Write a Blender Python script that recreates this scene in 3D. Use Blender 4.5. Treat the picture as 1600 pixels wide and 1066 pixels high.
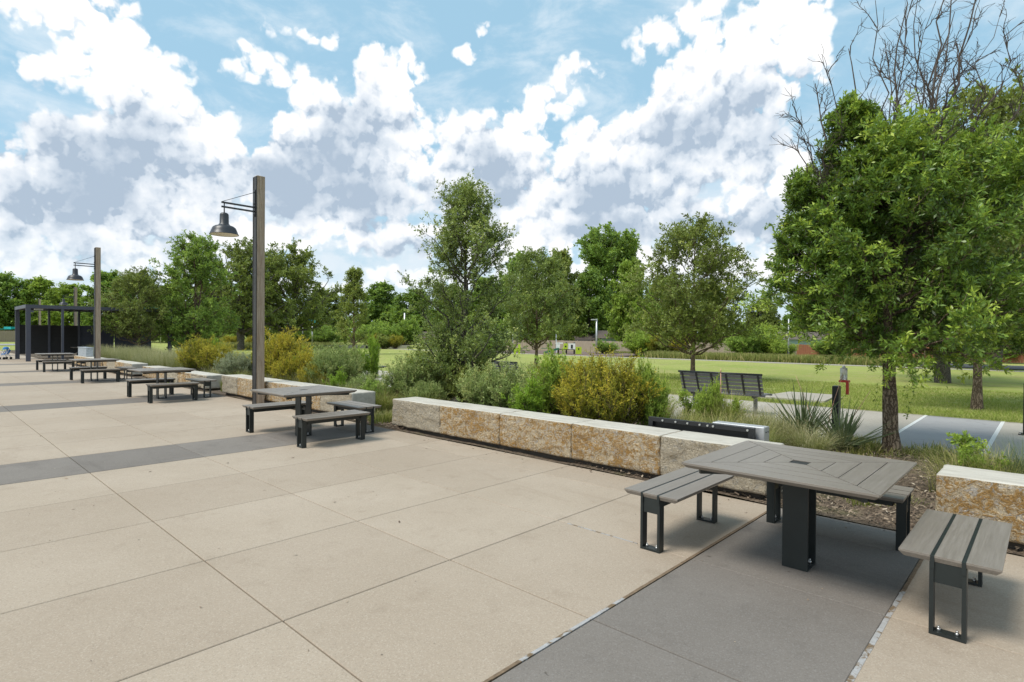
import bpy, bmesh, math, random
import numpy as np
from mathutils import Vector, Matrix
R = math.radians
random.seed(7)
rng = np.random.default_rng(11)
for o in list(bpy.data.objects): bpy.data.objects.remove(o)
scene = bpy.context.scene
COL = scene.collection

# ------------------------------------------------------------------ camera
YAW, PITCH, ROLL, EYE = R(43.32), R(-.504), R(.411), 1.70
cd = bpy.data.cameras.new('camera'); cam = bpy.data.objects.new('camera', cd); COL.objects.link(cam)
fw = Vector((math.cos(YAW)*math.cos(PITCH), math.sin(YAW)*math.cos(PITCH), math.sin(PITCH)))
r0 = Vector((math.sin(YAW), -math.cos(YAW), 0)); u0 = r0.cross(fw)
cr = r0*math.cos(ROLL)+u0*math.sin(ROLL); cu = -r0*math.sin(ROLL)+u0*math.cos(ROLL)
M = Matrix((cr, cu, -fw)).transposed().to_4x4(); M.translation = (0, 0, EYE)
cam.matrix_world = M
cd.sensor_width = 36; cd.lens = 893.36/1600*36; cd.clip_end = 2500; cd.clip_start = .05
scene.camera = cam

# ------------------------------------------------------------------ light
SUN_EL, SUN_DIR = R(58), Vector((-.80, .25, 0)).normalized()     # horizontal direction towards the sun
sd = bpy.data.lights.new('sun', 'SUN'); sun = bpy.data.objects.new('sun', sd); COL.objects.link(sun)
sd.energy = 3.0; sd.angle = R(22); sd.color = (1, .95, .86)
to_sun = Vector((SUN_DIR.x*math.cos(SUN_EL), SUN_DIR.y*math.cos(SUN_EL), math.sin(SUN_EL)))
sun.rotation_euler = to_sun.to_track_quat('Z', 'Y').to_euler()
vs = scene.view_settings
vs.view_transform = 'Standard'; vs.look = 'None'; vs.gamma = 1; vs.exposure = 0.25; vs.use_curve_mapping = False

# ------------------------------------------------------------------ node helpers
class NT:
    def __init__(s, tree): s.t = tree
    def n(s, typ, **kw):
        nd = s.t.nodes.new(typ)
        for k, v in kw.items(): setattr(nd, k, v)
        return nd
    def set(s, sock, v):
        if v is None: return
        if isinstance(v, bpy.types.NodeSocket): s.t.links.new(v, sock)
        else: sock.default_value = v
    def m(s, op, a=None, b=None, c=None, clamp=False):
        nd = s.n('ShaderNodeMath', operation=op, use_clamp=clamp)
        for i, v in enumerate((a, b, c)): s.set(nd.inputs[i], v)
        return nd.outputs[0]
    def v(s, op, a=None, b=None, sc=None):
        nd = s.n('ShaderNodeVectorMath', operation=op)
        s.set(nd.inputs[0], a); s.set(nd.inputs[1], b)
        if sc is not None: s.set(nd.inputs[3], sc)
        return nd.outputs['Value'] if op in ('DOT_PRODUCT', 'LENGTH') else nd.outputs[0]
    def noise(s, vec, scale, detail=3, rough=.5, dist=0, col=False, dim='3D'):
        nd = s.n('ShaderNodeTexNoise', noise_dimensions=dim); s.set(nd.inputs['Vector'], vec)
        for k, x in (('Scale', scale), ('Detail', detail), ('Roughness', rough), ('Distortion', dist)): nd.inputs[k].default_value = x
        return nd.outputs['Color' if col else 0]
    def voro(s, vec, scale, out='Distance', feat='F1'):
        nd = s.n('ShaderNodeTexVoronoi', feature=feat); s.set(nd.inputs['Vector'], vec); nd.inputs['Scale'].default_value = scale
        return nd.outputs[out]
    def ramp(s, fac, stops, interp='LINEAR'):
        nd = s.n('ShaderNodeValToRGB'); nd.color_ramp.interpolation = interp
        e = nd.color_ramp.elements
        while len(e) < len(stops): e.new(.5)
        for i, (p, c) in enumerate(stops):
            e[i].position = p; e[i].color = (c, c, c, 1) if isinstance(c, (int, float)) else (*c, 1)
        s.set(nd.inputs[0], fac); return nd.outputs[0]
    def mix(s, f, a, b, mode='MIX'):
        nd = s.n('ShaderNodeMix', data_type='RGBA', blend_type=mode)
        s.set(nd.inputs[0], f)
        for i, v in ((6, a), (7, b)): s.set(nd.inputs[i], (*v, 1) if isinstance(v, tuple) and len(v) == 3 else v)
        return nd.outputs[2]
    def sstep(s, v, a, b):
        nd = s.n('ShaderNodeMapRange', interpolation_type='SMOOTHSTEP'); s.set(nd.inputs[0], v)
        nd.inputs[1].default_value = a; nd.inputs[2].default_value = b
        return nd.outputs[0]

# ------------------------------------------------------------------ sky: daylight with broken cumulus (a world of directions)
def px_dir(px, py):            # measured sky positions -> (azimuth from view axis, elevation)
    a = math.atan((px-800)/893.)
    return a, math.atan((526-py)/893.*math.cos(a))
CUMULUS = [  # x, y, rx, ry, weight
 (90,5,115,42,1),(40,-60,120,60,1),(165,85,72,55,1),(225,150,80,58,1),(275,215,90,62,1.1),(335,265,52,62,1),(190,265,130,66,1.2),
 (130,335,130,60,1.2),(260,325,105,50,1.1),(60,260,46,50,.9),(-5,290,42,62,1),(-10,390,70,40,.9),(65,112,40,28,.55),(105,98,22,16,.5),
 (405,112,40,20,.5),(375,80,22,13,.42),(440,128,18,14,.45),
 (545,235,90,66,1.2),(612,130,46,50,1),(610,195,52,52,1.1),(488,160,38,36,1),(515,300,112,44,1.2),(440,245,36,44,.9),(648,225,20,30,.6),
 (740,232,52,42,1),(795,222,46,42,1),(700,280,46,38,1),(770,285,82,40,1.1),
 (860,152,40,24,.75),(892,118,26,22,.7),(835,168,26,18,.6),(728,72,22,13,.5),(755,45,16,9,.4),
 (925,240,62,44,1),(1000,265,90,50,1.2),(950,300,105,42,1.2),(1050,205,76,54,1.1),(1110,150,84,66,1.2),(1160,105,78,64,1.1),(1238,42,48,50,1),(1225,-20,60,50,1),(1130,225,78,46,1.1),(1245,110,36,36,.8),
 (990,345,115,34,1),(870,345,80,32,.9),(1205,262,44,36,.9),(1258,318,60,46,1.1),(1175,325,70,40,.9),(1270,380,90,50,1),
 (1030,62,42,28,.5),(1085,22,42,26,.5),(470,48,50,11,.35),
 (790,375,110,34,.8),(610,375,90,26,.7),(400,370,90,30,.75),(260,410,130,26,.7),(60,415,100,26,.7),(1080,415,120,28,.8),(650,445,110,14,.55),(470,450,90,12,.5),(880,440,120,20,.7),
 (400,-330,260,110,1),(900,-420,260,110,1),(1330,-260,170,90,1),(130,-300,170,70,1),(650,-160,120,40,.5),(1500,330,120,60,.9),(1480,430,140,40,.8)]
UNDER = [  # grey undersides of those clouds
 (130,300,135,82,1.0),(270,315,90,48,.75),(70,215,60,40,.5),(215,215,60,30,.3),(515,300,112,50,1.1),(585,235,55,42,.6),(520,215,45,36,.35),(760,285,78,40,.7),(705,300,40,26,.5),
 (945,300,115,44,.8),(1035,262,78,42,.75),(1120,222,76,42,.9),(1170,170,60,40,.5),(890,350,80,24,.7),(1000,345,90,22,.6),(1225,335,50,24,.3),(1165,350,50,16,.5),(300,400,90,14,.4),(640,400,80,14,.4),
 (400,-300,230,80,.9),(900,-390,230,80,.9),(1330,-235,150,60,.9),(130,-280,150,45,.8),(1500,350,110,36,.8)]
def blob(N, p, x, y, rx, ry, w, k):
    a, e = px_dir(x, y); ca = math.cos(a)
    ra = rx/893.*ca*ca*k; re = ry/893.*ca*math.cos(e)*k
    q = N.v('MULTIPLY_ADD', p, (1/ra, 1/re, 0)); q.node.inputs[2].default_value = (-a/ra, -e/re, 0)
    return N.m('MULTIPLY_ADD', N.v('DOT_PRODUCT', q, q), -w, w)
def cloud_nodes(N, P):
    """cloud density at a direction, depth of the shaded underside, fine relief"""
    w1 = N.v('MULTIPLY', N.v('SUBTRACT', N.noise(P, 9, 4, .55, col=True, dim='2D'), (.5, .5, .5)), (.085, .07, 0))
    p = N.v('ADD', P, w1)
    F = U = None
    for c in CUMULUS:
        b = blob(N, p, *c, 1.27); F = b if F is None else N.m('SMOOTH_MAX', F, b, .22)
    for c in UNDER:
        b = blob(N, p, *c, 1.5); U = b if U is None else N.m('SMOOTH_MAX', U, b, .3)
    F = N.m('MAXIMUM', F, -.8)
    def puff(q):
        k = N.v('ADD', q, N.v('SCALE', N.noise(q, 40, 3, .6, col=True, dim='2D'), None, .02))
        vo = N.n('ShaderNodeTexVoronoi', voronoi_dimensions='2D'); N.set(vo.inputs['Vector'], k); vo.inputs['Scale'].default_value = 25
        vo.inputs['Detail'].default_value = 1.5; vo.inputs['Roughness'].default_value = .55; vo.inputs['Lacunarity'].default_value = 2.3
        d = vo.outputs['Distance']
        return N.m('ADD', N.m('MULTIPLY_ADD', N.m('MULTIPLY', d, d), -.8, .2), N.m('MULTIPLY_ADD', N.noise(q, 16, 8, .6, dim='2D'), .8, -.4))
    n0, n1 = puff(P), puff(N.v('ADD', P, (-.008, .016, 0)))
    return N.m('ADD', F, N.m('MULTIPLY', n0, .78)), U, N.m('SUBTRACT', n1, n0)
def build_world():
    w = bpy.data.worlds.new('World'); scene.world = w; w.use_nodes = True
    t = w.node_tree; t.nodes.clear(); N = NT(t)
    out = N.n('ShaderNodeOutputWorld'); bg = N.n('ShaderNodeBackground'); bg.inputs[1].default_value = .086
    sky = N.n('ShaderNodeTexSky', sky_type='NISHITA'); sky.sun_disc = False
    sky.sun_elevation = SUN_EL; sky.sun_rotation = math.atan2(SUN_DIR.x, SUN_DIR.y)
    sky.altitude = 50; sky.air_density = 1.0; sky.dust_density = 1.6; sky.ozone_density = 2.2
    tc = N.n('ShaderNodeTexCoord'); dv = tc.outputs['Generated']
    sx = N.n('ShaderNodeSeparateXYZ'); N.set(sx.inputs[0], dv)
    el = N.m('ARCSINE', sx.outputs[2])
    az = N.m('SUBTRACT', YAW, N.m('ARCTAN2', sx.outputs[1], sx.outputs[0]))
    az = N.m('WRAP', az, math.pi/4, -math.pi/4)        # the same run of clouds goes on all round the horizon
    P = N.n('ShaderNodeCombineXYZ'); N.set(P.inputs[0], az); N.set(P.inputs[1], el); P = P.outputs[0]
    D0, U, G = cloud_nodes(N, P)
    alpha = N.sstep(N.m('ADD', D0, N.m('MULTIPLY', N.m('MAXIMUM', N.m('ADD', U, .15), 0), .55)), -.2, .3)
    lump = N.m('MULTIPLY_ADD', N.noise(P, 9, 5, .52, dim='2D'), 1.9, -.95)
    sh = N.sstep(N.m('ADD', N.m('ADD', U, lump), N.m('MULTIPLY', G, .4)), -.8, 1.5)
    sh = N.m('ADD', sh, N.m('MULTIPLY', N.m('MAXIMUM', G, 0), .45), clamp=True)
    sh = N.m('ADD', sh, N.m('MULTIPLY', N.sstep(lump, -.25, .6), .24), clamp=True)
    low = N.sstep(el, .03, .17)
    alpha = N.m('MULTIPLY', alpha, N.m('MULTIPLY_ADD', low, .4, .6))
    cloud = N.ramp(sh, [(0, (1, 1, 1)), (.3, (.90, .915, .935)), (.62, (.66, .725, .80)), (1, (.40, .49, .60))])
    cloud = N.v('SCALE', cloud, None, 11.2)
    ci = N.sstep(N.noise(N.v('MULTIPLY', P, (4, 9, 1)), 1.6, 7, .62, .25, dim='2D'), .42, .8)
    base = N.mix(.72, sky.outputs[0], (4.6, 7.6, 9.6))
    base = N.mix(N.m('MULTIPLY', ci, .55), base, (9.0, 9.7, 10.2))
    veil = N.m('MULTIPLY', N.sstep(N.noise(N.v('MULTIPLY', P, (1, 2, 1)), 7, 7, .6, dim='2D'), .35, .62), N.sstep(el, .36, .12))
    base = N.mix(N.m('MULTIPLY', veil, .75), base, (8.6, 9.1, 9.7))
    hz = N.sstep(el, .30, 0.0)
    base = N.mix(N.m('MULTIPLY', hz, .6), base, (7.6, 8.8, 9.6))
    c = N.mix(alpha, base, cloud)
    N.set(bg.inputs[0], c); t.links.new(bg.outputs[0], out.inputs[0])
    w.cycles.sampling_method = 'MANUAL'; w.cycles.sample_map_resolution = 512
build_world()

# ------------------------------------------------------------------ materials
MATS = {}
def mat(name):
    m = bpy.data.materials.new(name); m.use_nodes = True; t = m.node_tree; N = NT(t)
    b = t.nodes['Principled BSDF']; MATS[name] = m
    return m, N, b
def coords(N, kind='Object'):
    return N.n('ShaderNodeTexCoord').outputs[kind]
def world_pos(N): return N.n('ShaderNodeNewGeometry').outputs['Position']
def bump(N, b, h, strength=.3, dist=.01):
    nd = N.n('ShaderNodeBump'); nd.inputs['Strength'].default_value = strength; nd.inputs['Distance'].default_value = dist
    N.set(nd.inputs['Height'], h); N.set(b.inputs['Normal'], nd.outputs[0])
def rnd(N): return N.n('ShaderNodeObjectInfo').outputs['Random']
def plain(name, col, rough=.5, metal=0., var=.12, scale=9., bumps=.0, spec=.5):
    m, N, b = mat(name); p = world_pos(N)
    n = N.noise(p, scale, 5, .6)
    c = N.mix(n, tuple(x*(1-var*1.6) for x in col), tuple(min(1, x*(1+var*1.6)) for x in col))
    N.set(b.inputs['Base Color'], c); b.inputs['Metallic'].default_value = metal
    N.set(b.inputs['Roughness'], N.m('MULTIPLY_ADD', N.noise(p, scale*3, 3), .25, rough-.12))
    b.inputs['Specular IOR Level'].default_value = spec
    if bumps: bump(N, b, N.noise(p, scale*8, 4), bumps, .004)
    return m
def concrete(name, c1, c2, speck, stain):
    c1, c2, speck, stain = [tuple(x*.80 for x in q) for q in (c1, c2, speck, stain)]
    m, N, b = mat(name); p = world_pos(N)
    big = N.noise(p, .55, 5, .6); mid = N.noise(p, 3.2, 6, .65, .4); fine = N.noise(p, 60, 3, .7)
    c = N.mix(N.sstep(big, .3, .72), c1, c2)
    c = N.mix(N.m('MULTIPLY', N.sstep(mid, .52, .78), .55), c, stain)
    c = N.mix(N.m('MULTIPLY', rnd(N), .34), c, stain)
    c = N.mix(N.m('MULTIPLY_ADD', fine, .8, -.25, clamp=True), c, tuple(x*.62 for x in c2))
    agg = N.voro(p, 150, 'Color'); sa = N.n('ShaderNodeSeparateColor'); N.set(sa.inputs[0], agg)
    c = N.mix(N.m('MULTIPLY', N.sstep(sa.outputs[0], .70, .95), .26), c, speck)
    c = N.mix(N.m('MULTIPLY', N.sstep(sa.outputs[1], .80, .97), .22), c, tuple(x*.35 for x in c1))
    spot = N.voro(N.v('ADD', p, N.v('SCALE', N.noise(p, 9, 2, col=True), None, .12)), 2.1)
    c = N.mix(N.m('MULTIPLY', N.sstep(spot, .04, .012), .5), c, (.035, .028, .02))
    st = N.noise(N.v('MULTIPLY', p, (1.3, .35, 1)), .9, 5, .7, 1.)
    c = N.mix(N.m('MULTIPLY', N.sstep(st, .56, .72), .35), c, stain)
    N.set(b.inputs['Base Color'], c); b.inputs['Roughness'].default_value = .9; b.inputs['Specular IOR Level'].default_value = .18
    bump(N, b, N.m('ADD', N.m('MULTIPLY', fine, .6), N.m('MULTIPLY', sa.outputs[0], .5)), .35, .004)
    return m
TAN = concrete('tan_concrete', (.475, .39, .30), (.55, .46, .365), (.68, .60, .50), (.35, .275, .205))
GREY = concrete('dark_concrete', (.25, .222, .195), (.31, .28, .25), (.38, .36, .34), (.135, .12, .108))
PATHC = concrete('path_concrete', (.50, .46, .39), (.58, .54, .47), (.7, .68, .62), (.38, .34, .29))
PATHG = concrete('path_grey', (.42, .42, .425), (.49, .49, .495), (.45, .45, .46), (.22, .22, .23))
JOINT = plain('joint_dirt', (.035, .028, .02), .95, 0, .4, 20)
def seal_mat():
    m, N, b = mat('joint_sealant'); p = world_pos(N)
    n = N.noise(p, 9, 5, .7, .5)
    c = N.mix(N.sstep(n, .40, .50), (.16, .11, .06), N.mix(N.noise(p, 40, 3), (.26, .25, .24), (.44, .44, .44)))
    N.set(b.inputs['Base Color'], c); b.inputs['Roughness'].default_value = .8; bump(N, b, N.noise(p, 60, 4), .6, .006)
    return m
SEAL = seal_mat()
DIRT = plain('joint_filler', (.17, .12, .075), .95, 0, .5, 25, .5)
def stone(name, cream, ochre, amt, grey):
    cream, ochre, grey = [tuple(x*.84 for x in q) for q in (cream, ochre, grey)]
    m, N, b = mat(name); p = world_pos(N); o = N.n('ShaderNodeObjectInfo')
    q = N.v('ADD', p, N.v('SCALE', o.outputs['Location'], None, 3.1))
    w = N.v('ADD', N.v('MULTIPLY', q, (1, .8, 1.15)), N.v('SCALE', N.noise(q, 9, 3, .6, col=True), None, .16))
    a = N.noise(w, 17, 5, .62, .9); d = N.noise(w, 42, 5, .7, .8); e = N.noise(q, 2.6, 3, .6)
    v = N.m('ADD', N.m('MULTIPLY_ADD', a, 1.0, N.m('MULTIPLY', d, .5)), N.m('MULTIPLY', e, .5))
    f = N.sstep(v, amt-.06, amt+.10)
    c = N.mix(f, cream, ochre)
    c = N.mix(N.m('MULTIPLY', N.sstep(N.noise(w, 25, 4, .65, .9), .53, .62), .85), c, grey)
    c = N.mix(N.m('MULTIPLY', N.sstep(N.noise(w, 55, 4, .7, .6), .55, .66), .7), c, tuple(x*.33 for x in ochre))
    vein = N.m('ABSOLUTE', N.m('SUBTRACT', N.noise(w, 11, 4, .6, 1.2), .5))
    c = N.mix(N.m('MULTIPLY', N.sstep(vein, .025, .0), .6), c, tuple(x*.45 for x in ochre))
    N.set(b.inputs['Base Color'], c); b.inputs['Roughness'].default_value = .88; b.inputs['Specular IOR Level'].default_value = .3
    h = N.m('ADD', N.m('MULTIPLY', a, 1.2), N.m('MULTIPLY', d, .9))
    bump(N, b, h, 1.0, .05)
    return m
OCHRE = stone('ochre_split_stone', (.74, .61, .42), (.50, .295, .10), .985, (.58, .54, .49))
CREAM = stone('cream_split_stone', (.62, .54, .41), (.50, .39, .23), 1.12, (.44, .41, .36))
def sawn_mat():
    m, N, b = mat('sawn_limestone'); p = world_pos(N)
    n = N.noise(N.v('MULTIPLY', p, (5, 1, 5)), 2.2, 6, .65, .3)
    c = N.mix(N.sstep(n, .3, .7), (.42, .39, .335), (.55, .52, .455))
    c = N.mix(N.m('MULTIPLY', N.sstep(N.noise(p, 5, 5, .7), .55, .75), .5), c, (.36, .33, .28))
    c = N.mix(N.m('MULTIPLY', N.sstep(N.noise(p, 70, 2), .6, .75), .4), c, (.3, .27, .22))
    N.set(b.inputs['Base Color'], c); b.inputs['Roughness'].default_value = .8
    bump(N, b, N.noise(p, 45, 4, .7), .3, .004)
    return m
SAWN = sawn_mat()
def grain(name, c1, c2, dark, scale=(1, 26, 26), rough=.55, bs=.25, coord='Object'):
    c1, c2, dark = [tuple(x*.86 for x in q) for q in (c1, c2, dark)]
    m, N, b = mat(name); p = coords(N, coord)
    q = N.v('ADD', p, N.n('ShaderNodeCombineXYZ').outputs[0])
    q.node.inputs[1].default_value = (0, 0, 0)
    sh = N.n('ShaderNodeCombineXYZ'); N.set(sh.inputs[0], N.m('MULTIPLY', rnd(N), 40.)); N.set(q.node.inputs[1], sh.outputs[0])
    s = N.v('MULTIPLY', q, scale)
    n = N.noise(s, 2.2, 6, .65, .3); f = N.noise(s, 9, 4, .7)
    c = N.mix(N.sstep(n, .3, .72), c1, c2)
    c = N.mix(N.m('MULTIPLY', N.sstep(f, .5, .75), .5), c, dark)
    c = N.mix(N.m('MULTIPLY', rnd(N), .18), c, dark)
    big = N.noise(p, 5, 4, .6); c = N.mix(N.m('MULTIPLY', N.sstep(big, .5, .8), .25), c, dark)
    N.set(b.inputs['Base Color'], c); N.set(b.inputs['Roughness'], N.m('MULTIPLY_ADD', n, .25, rough-.1))
    bump(N, b, N.m('ADD', n, f), bs, .003)
    return m
PLANK = grain('grey_composite_plank', (.235, .205, .175), (.30, .265, .23), (.17, .148, .125), rough=.38, bs=.12)
TIMBER = grain('weathered_timber', (.34, .25, .175), (.56, .465, .365), (.13, .085, .055), (14, 14, .7), .85, .6)
FENCEW = grain('fence_boards', (.36, .29, .23), (.46, .38, .31), (.24, .18, .14), (8, 8, .8), .9, .3)
REDW = grain('red_fence_boards', (.27, .10, .055), (.34, .14, .075), (.16, .055, .03), (8, 8, .8), .85, .3)
STEEL = plain('dark_green_steel', (.022, .028, .028), .42, .2, .2, 6, .05)
BLACK = plain('black_steel', (.017, .018, .020), .4, .1, .25, 8, .05)
BOLT = plain('zinc_bolt', (.55, .55, .54), .35, .9, .15, 60)
ALU = plain('aluminium', (.55, .56, .57), .4, .6, .08, 8)
GALV = plain('galvanised_steel', (.46, .50, .54), .42, .55, .3, 14)
ENAMEL = plain('lamp_enamel', (.032, .034, .040), .38, .0, .15, 8)
LAMPIN = plain('lamp_white_inside', (.85, .80, .68), .4, 0, .05)
CHAN = plain('steel_channel', (.045, .043, .043), .45, .35, .3, 5)
PERG = plain('pergola_steel', (.07, .075, .10), .45, .2, .1, 3)
LOUV = plain('louvre_dark', (.020, .019, .018), .5, .1, .2, 4)
BENCHG = plain('bench_grey', (.16, .16, .165), .45, .3, .15, 9)
WHITE = plain('white_plastic', (.75, .76, .76), .4, 0, .04)
LIME = plain('lime_plastic', (.42, .56, .03), .45, 0, .05)
RED = plain('red_plastic', (.62, .055, .03), .4, 0, .05)
BLUE = plain('blue_fabric', (.03, .16, .42), .8, 0, .15)
TEAL = plain('teal_fabric', (.03, .42, .42), .7, 0, .1)
SLIDE = plain('green_slide', (.02, .14, .07), .4, 0, .1)
ROOF = plain('roof_shingle', (.12, .095, .08), .9, 0, .25, 20)
SIDING = plain('blue_siding', (.28, .40, .46), .7, 0, .06)
TANWALL = plain('tan_siding', (.42, .36, .29), .8, 0, .06)
GLASS = plain('dark_glass', (.03, .035, .04), .1, 0, .1)
ASPH = plain('asphalt', (.075, .075, .078), .9, 0, .2, 6, .2)
PINK = plain('pale_plant_stake', (.62, .36, .26), .8, 0, .1)
def clear_mat():
    m, N, b = mat('clear_plastic'); b.inputs['Base Color'].default_value = (.82, .84, .8, 1)
    b.inputs['Roughness'].default_value = .2; b.inputs['Transmission Weight'].default_value = .55
    return m
CLEAR = clear_mat()
def lawn_mat():
    m, N, b = mat('mown_lawn'); p = world_pos(N)
    big = N.noise(p, .16, 5, .6, .6); mid = N.noise(p, 1.3, 5, .7); fine = N.noise(N.v('MULTIPLY', p, (1, 1, 1)), 26, 4, .75)
    row = N.noise(N.v('MULTIPLY', p, (2.6, .12, 1)), 1.0, 4, .65)
    c = N.mix(N.sstep(big, .32, .68), (.25, .325, .068), (.36, .42, .105))
    c = N.mix(N.m('MULTIPLY', N.sstep(row, .40, .62), .8), c, (.375, .36, .135))
    c = N.mix(N.m('MULTIPLY', N.sstep(mid, .45, .7), .75), c, (.39, .355, .16))
    c = N.mix(N.m('MULTIPLY', N.sstep(fine, .42, .75), .6), c, (.14, .185, .04))
    d = N.noise(N.v('MULTIPLY', p, (1.1, .35, 1)), .5, 4, .7)
    dirt = N.sstep(d, .60, .70)
    c = N.mix(N.m('MULTIPLY', dirt, .6), c, (.20, .15, .095))
    N.set(b.inputs['Base Color'], c); b.inputs['Roughness'].default_value = .95; b.inputs['Specular IOR Level'].default_value = .15
    bump(N, b, N.m('ADD', fine, mid), .8, .05)
    return m
LAWN = lawn_mat()
def mulch_mat():
    m, N, b = mat('bark_mulch'); p = world_pos(N)
    v = N.voro(N.v('MULTIPLY', p, (1, 1.6, 1)), 38, 'Color'); s = N.n('ShaderNodeSeparateColor'); N.set(s.inputs[0], v)
    c = N.mix(s.outputs[0], (.05, .034, .022), (.19, .14, .095))
    c = N.mix(N.m('MULTIPLY', N.sstep(N.noise(p, 2.5, 4), .5, .7), .5), c, (.10, .10, .035))
    N.set(b.inputs['Base Color'], c); b.inputs['Roughness'].default_value = .95
    bump(N, b, s.outputs[1], .9, .03)
    return m
MULCH = mulch_mat()
def chip_mat():
    m, N, b = mat('wood_chips'); a = N.n('ShaderNodeAttribute', attribute_name='tint').outputs['Fac']
    c = N.ramp(a, [(0, (.06, .04, .028)), (.45, (.20, .145, .10)), (.75, (.36, .28, .20)), (1, (.55, .47, .37))])
    N.set(b.inputs['Base Color'], c); b.inputs['Roughness'].default_value = .9
    return m
CHIP = chip_mat()
def leaf_mat(name, stops, transl=.35, rough=.5, spec=.4):
    m, N, b = mat(name); t = m.node_tree
    a = N.n('ShaderNodeAttribute', attribute_name='tint').outputs['Fac']
    a = N.m('ADD', a, N.m('MULTIPLY_ADD', rnd(N), .16, -.08), clamp=True)
    c = N.ramp(a, stops)
    N.set(b.inputs['Base Color'], c); b.inputs['Roughness'].default_value = rough; b.inputs['Specular IOR Level'].default_value = spec
    tr = N.n('ShaderNodeBsdfTranslucent'); N.set(tr.inputs[0], N.mix(.4, c, (.42, .48, .05), 'MIX'))
    mx = N.n('ShaderNodeMixShader'); mx.inputs[0].default_value = transl
    t.links.new(b.outputs[0], mx.inputs[1]); t.links.new(tr.outputs[0], mx.inputs[2])
    t.links.new(mx.outputs[0], t.nodes['Material Output'].inputs[0])
    return m
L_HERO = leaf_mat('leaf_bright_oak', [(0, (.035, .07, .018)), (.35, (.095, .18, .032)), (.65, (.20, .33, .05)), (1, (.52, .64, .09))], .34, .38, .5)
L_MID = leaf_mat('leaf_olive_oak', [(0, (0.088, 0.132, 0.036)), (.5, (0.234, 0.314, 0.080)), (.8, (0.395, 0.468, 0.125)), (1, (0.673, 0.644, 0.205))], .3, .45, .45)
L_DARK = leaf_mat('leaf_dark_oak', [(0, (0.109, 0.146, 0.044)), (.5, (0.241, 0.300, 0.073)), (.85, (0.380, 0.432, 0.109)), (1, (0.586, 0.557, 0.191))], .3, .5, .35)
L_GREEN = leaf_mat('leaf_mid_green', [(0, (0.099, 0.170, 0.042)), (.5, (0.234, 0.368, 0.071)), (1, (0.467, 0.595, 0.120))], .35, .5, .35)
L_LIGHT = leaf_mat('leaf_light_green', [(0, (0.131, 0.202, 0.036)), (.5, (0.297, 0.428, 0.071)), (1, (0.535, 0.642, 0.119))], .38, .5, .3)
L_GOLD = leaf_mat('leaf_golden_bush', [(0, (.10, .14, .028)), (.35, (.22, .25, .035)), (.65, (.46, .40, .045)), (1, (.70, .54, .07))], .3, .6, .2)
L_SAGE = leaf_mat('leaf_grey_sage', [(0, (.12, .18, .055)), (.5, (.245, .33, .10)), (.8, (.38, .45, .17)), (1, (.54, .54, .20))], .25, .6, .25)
L_SILVER = leaf_mat('leaf_silver_sage', [(0, (0.180, 0.216, 0.120)), (.6, (0.336, 0.372, 0.240)), (1, (0.504, 0.516, 0.360))], .25, .6, .25)
L_LIME = leaf_mat('leaf_lime_sprout', [(0, (0.120, 0.240, 0.024)), (.6, (0.264, 0.432, 0.048)), (1, (0.432, 0.576, 0.084))], .42, .5, .3)
L_GRASS = leaf_mat('grass_blade_green', [(0, (0.087, 0.123, 0.032)), (.4, (0.203, 0.246, 0.065)), (.75, (0.392, 0.377, 0.131)), (1, (0.696, 0.580, 0.290))], .3, .6, .25)
L_PALE = leaf_mat('grass_blade_pale', [(0, (0.130, 0.163, 0.058)), (.45, (0.260, 0.273, 0.117)), (.8, (0.468, 0.429, 0.234)), (1, (0.650, 0.585, 0.390))], .3, .6, .2)
L_YUCCA = leaf_mat('yucca_leaf', [(0, (0.065, 0.098, 0.046)), (.6, (0.130, 0.182, 0.091)), (.9, (0.221, 0.260, 0.143)), (1, (0.442, 0.390, 0.234))], .15, .5, .35)
L_LAWN = leaf_mat('lawn_blade', [(0, (0.135, 0.203, 0.041)), (.5, (0.297, 0.371, 0.081)), (1, (0.513, 0.472, 0.203))], .35, .7, .15)
def bark_mat(name, c1, c2, sc=1.):
    m, N, b = mat(name); p = coords(N)
    s = N.v('MULTIPLY', p, (9*sc, 9*sc, 2.2*sc))
    v = N.n('ShaderNodeTexVoronoi', feature='DISTANCE_TO_EDGE'); N.set(v.inputs['Vector'], N.v('ADD', s, N.v('SCALE', N.noise(p, 7*sc, 3, .6, col=True), None, 1.3))); v.inputs['Scale'].default_value = 2.2
    cr = N.sstep(v.outputs[0], 0, .22); n = N.noise(s, 4, 5, .7)
    c = N.mix(cr, tuple(x*.5 for x in c1), N.mix(n, c1, c2))
    N.set(b.inputs['Base Color'], c); b.inputs['Roughness'].default_value = .95; b.inputs['Specular IOR Level'].default_value = .2
    bump(N, b, N.m('ADD', cr, N.m('MULTIPLY', n, .5)), .9, .02)
    return m
BARK = bark_mat('oak_bark', (.20, .145, .10), (.36, .28, .20))
BARKG = bark_mat('grey_bark', (.14, .125, .105), (.25, .23, .20))
BARKR = bark_mat('reddish_bark', (.25, .15, .11), (.36, .23, .17), .5)
TWIG = plain('dead_twig', (.085, .066, .056), .9, 0, .25, 9)
LICH = bark_mat('lichen_bark', (.17, .15, .11), (.32, .31, .25), .8)

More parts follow.
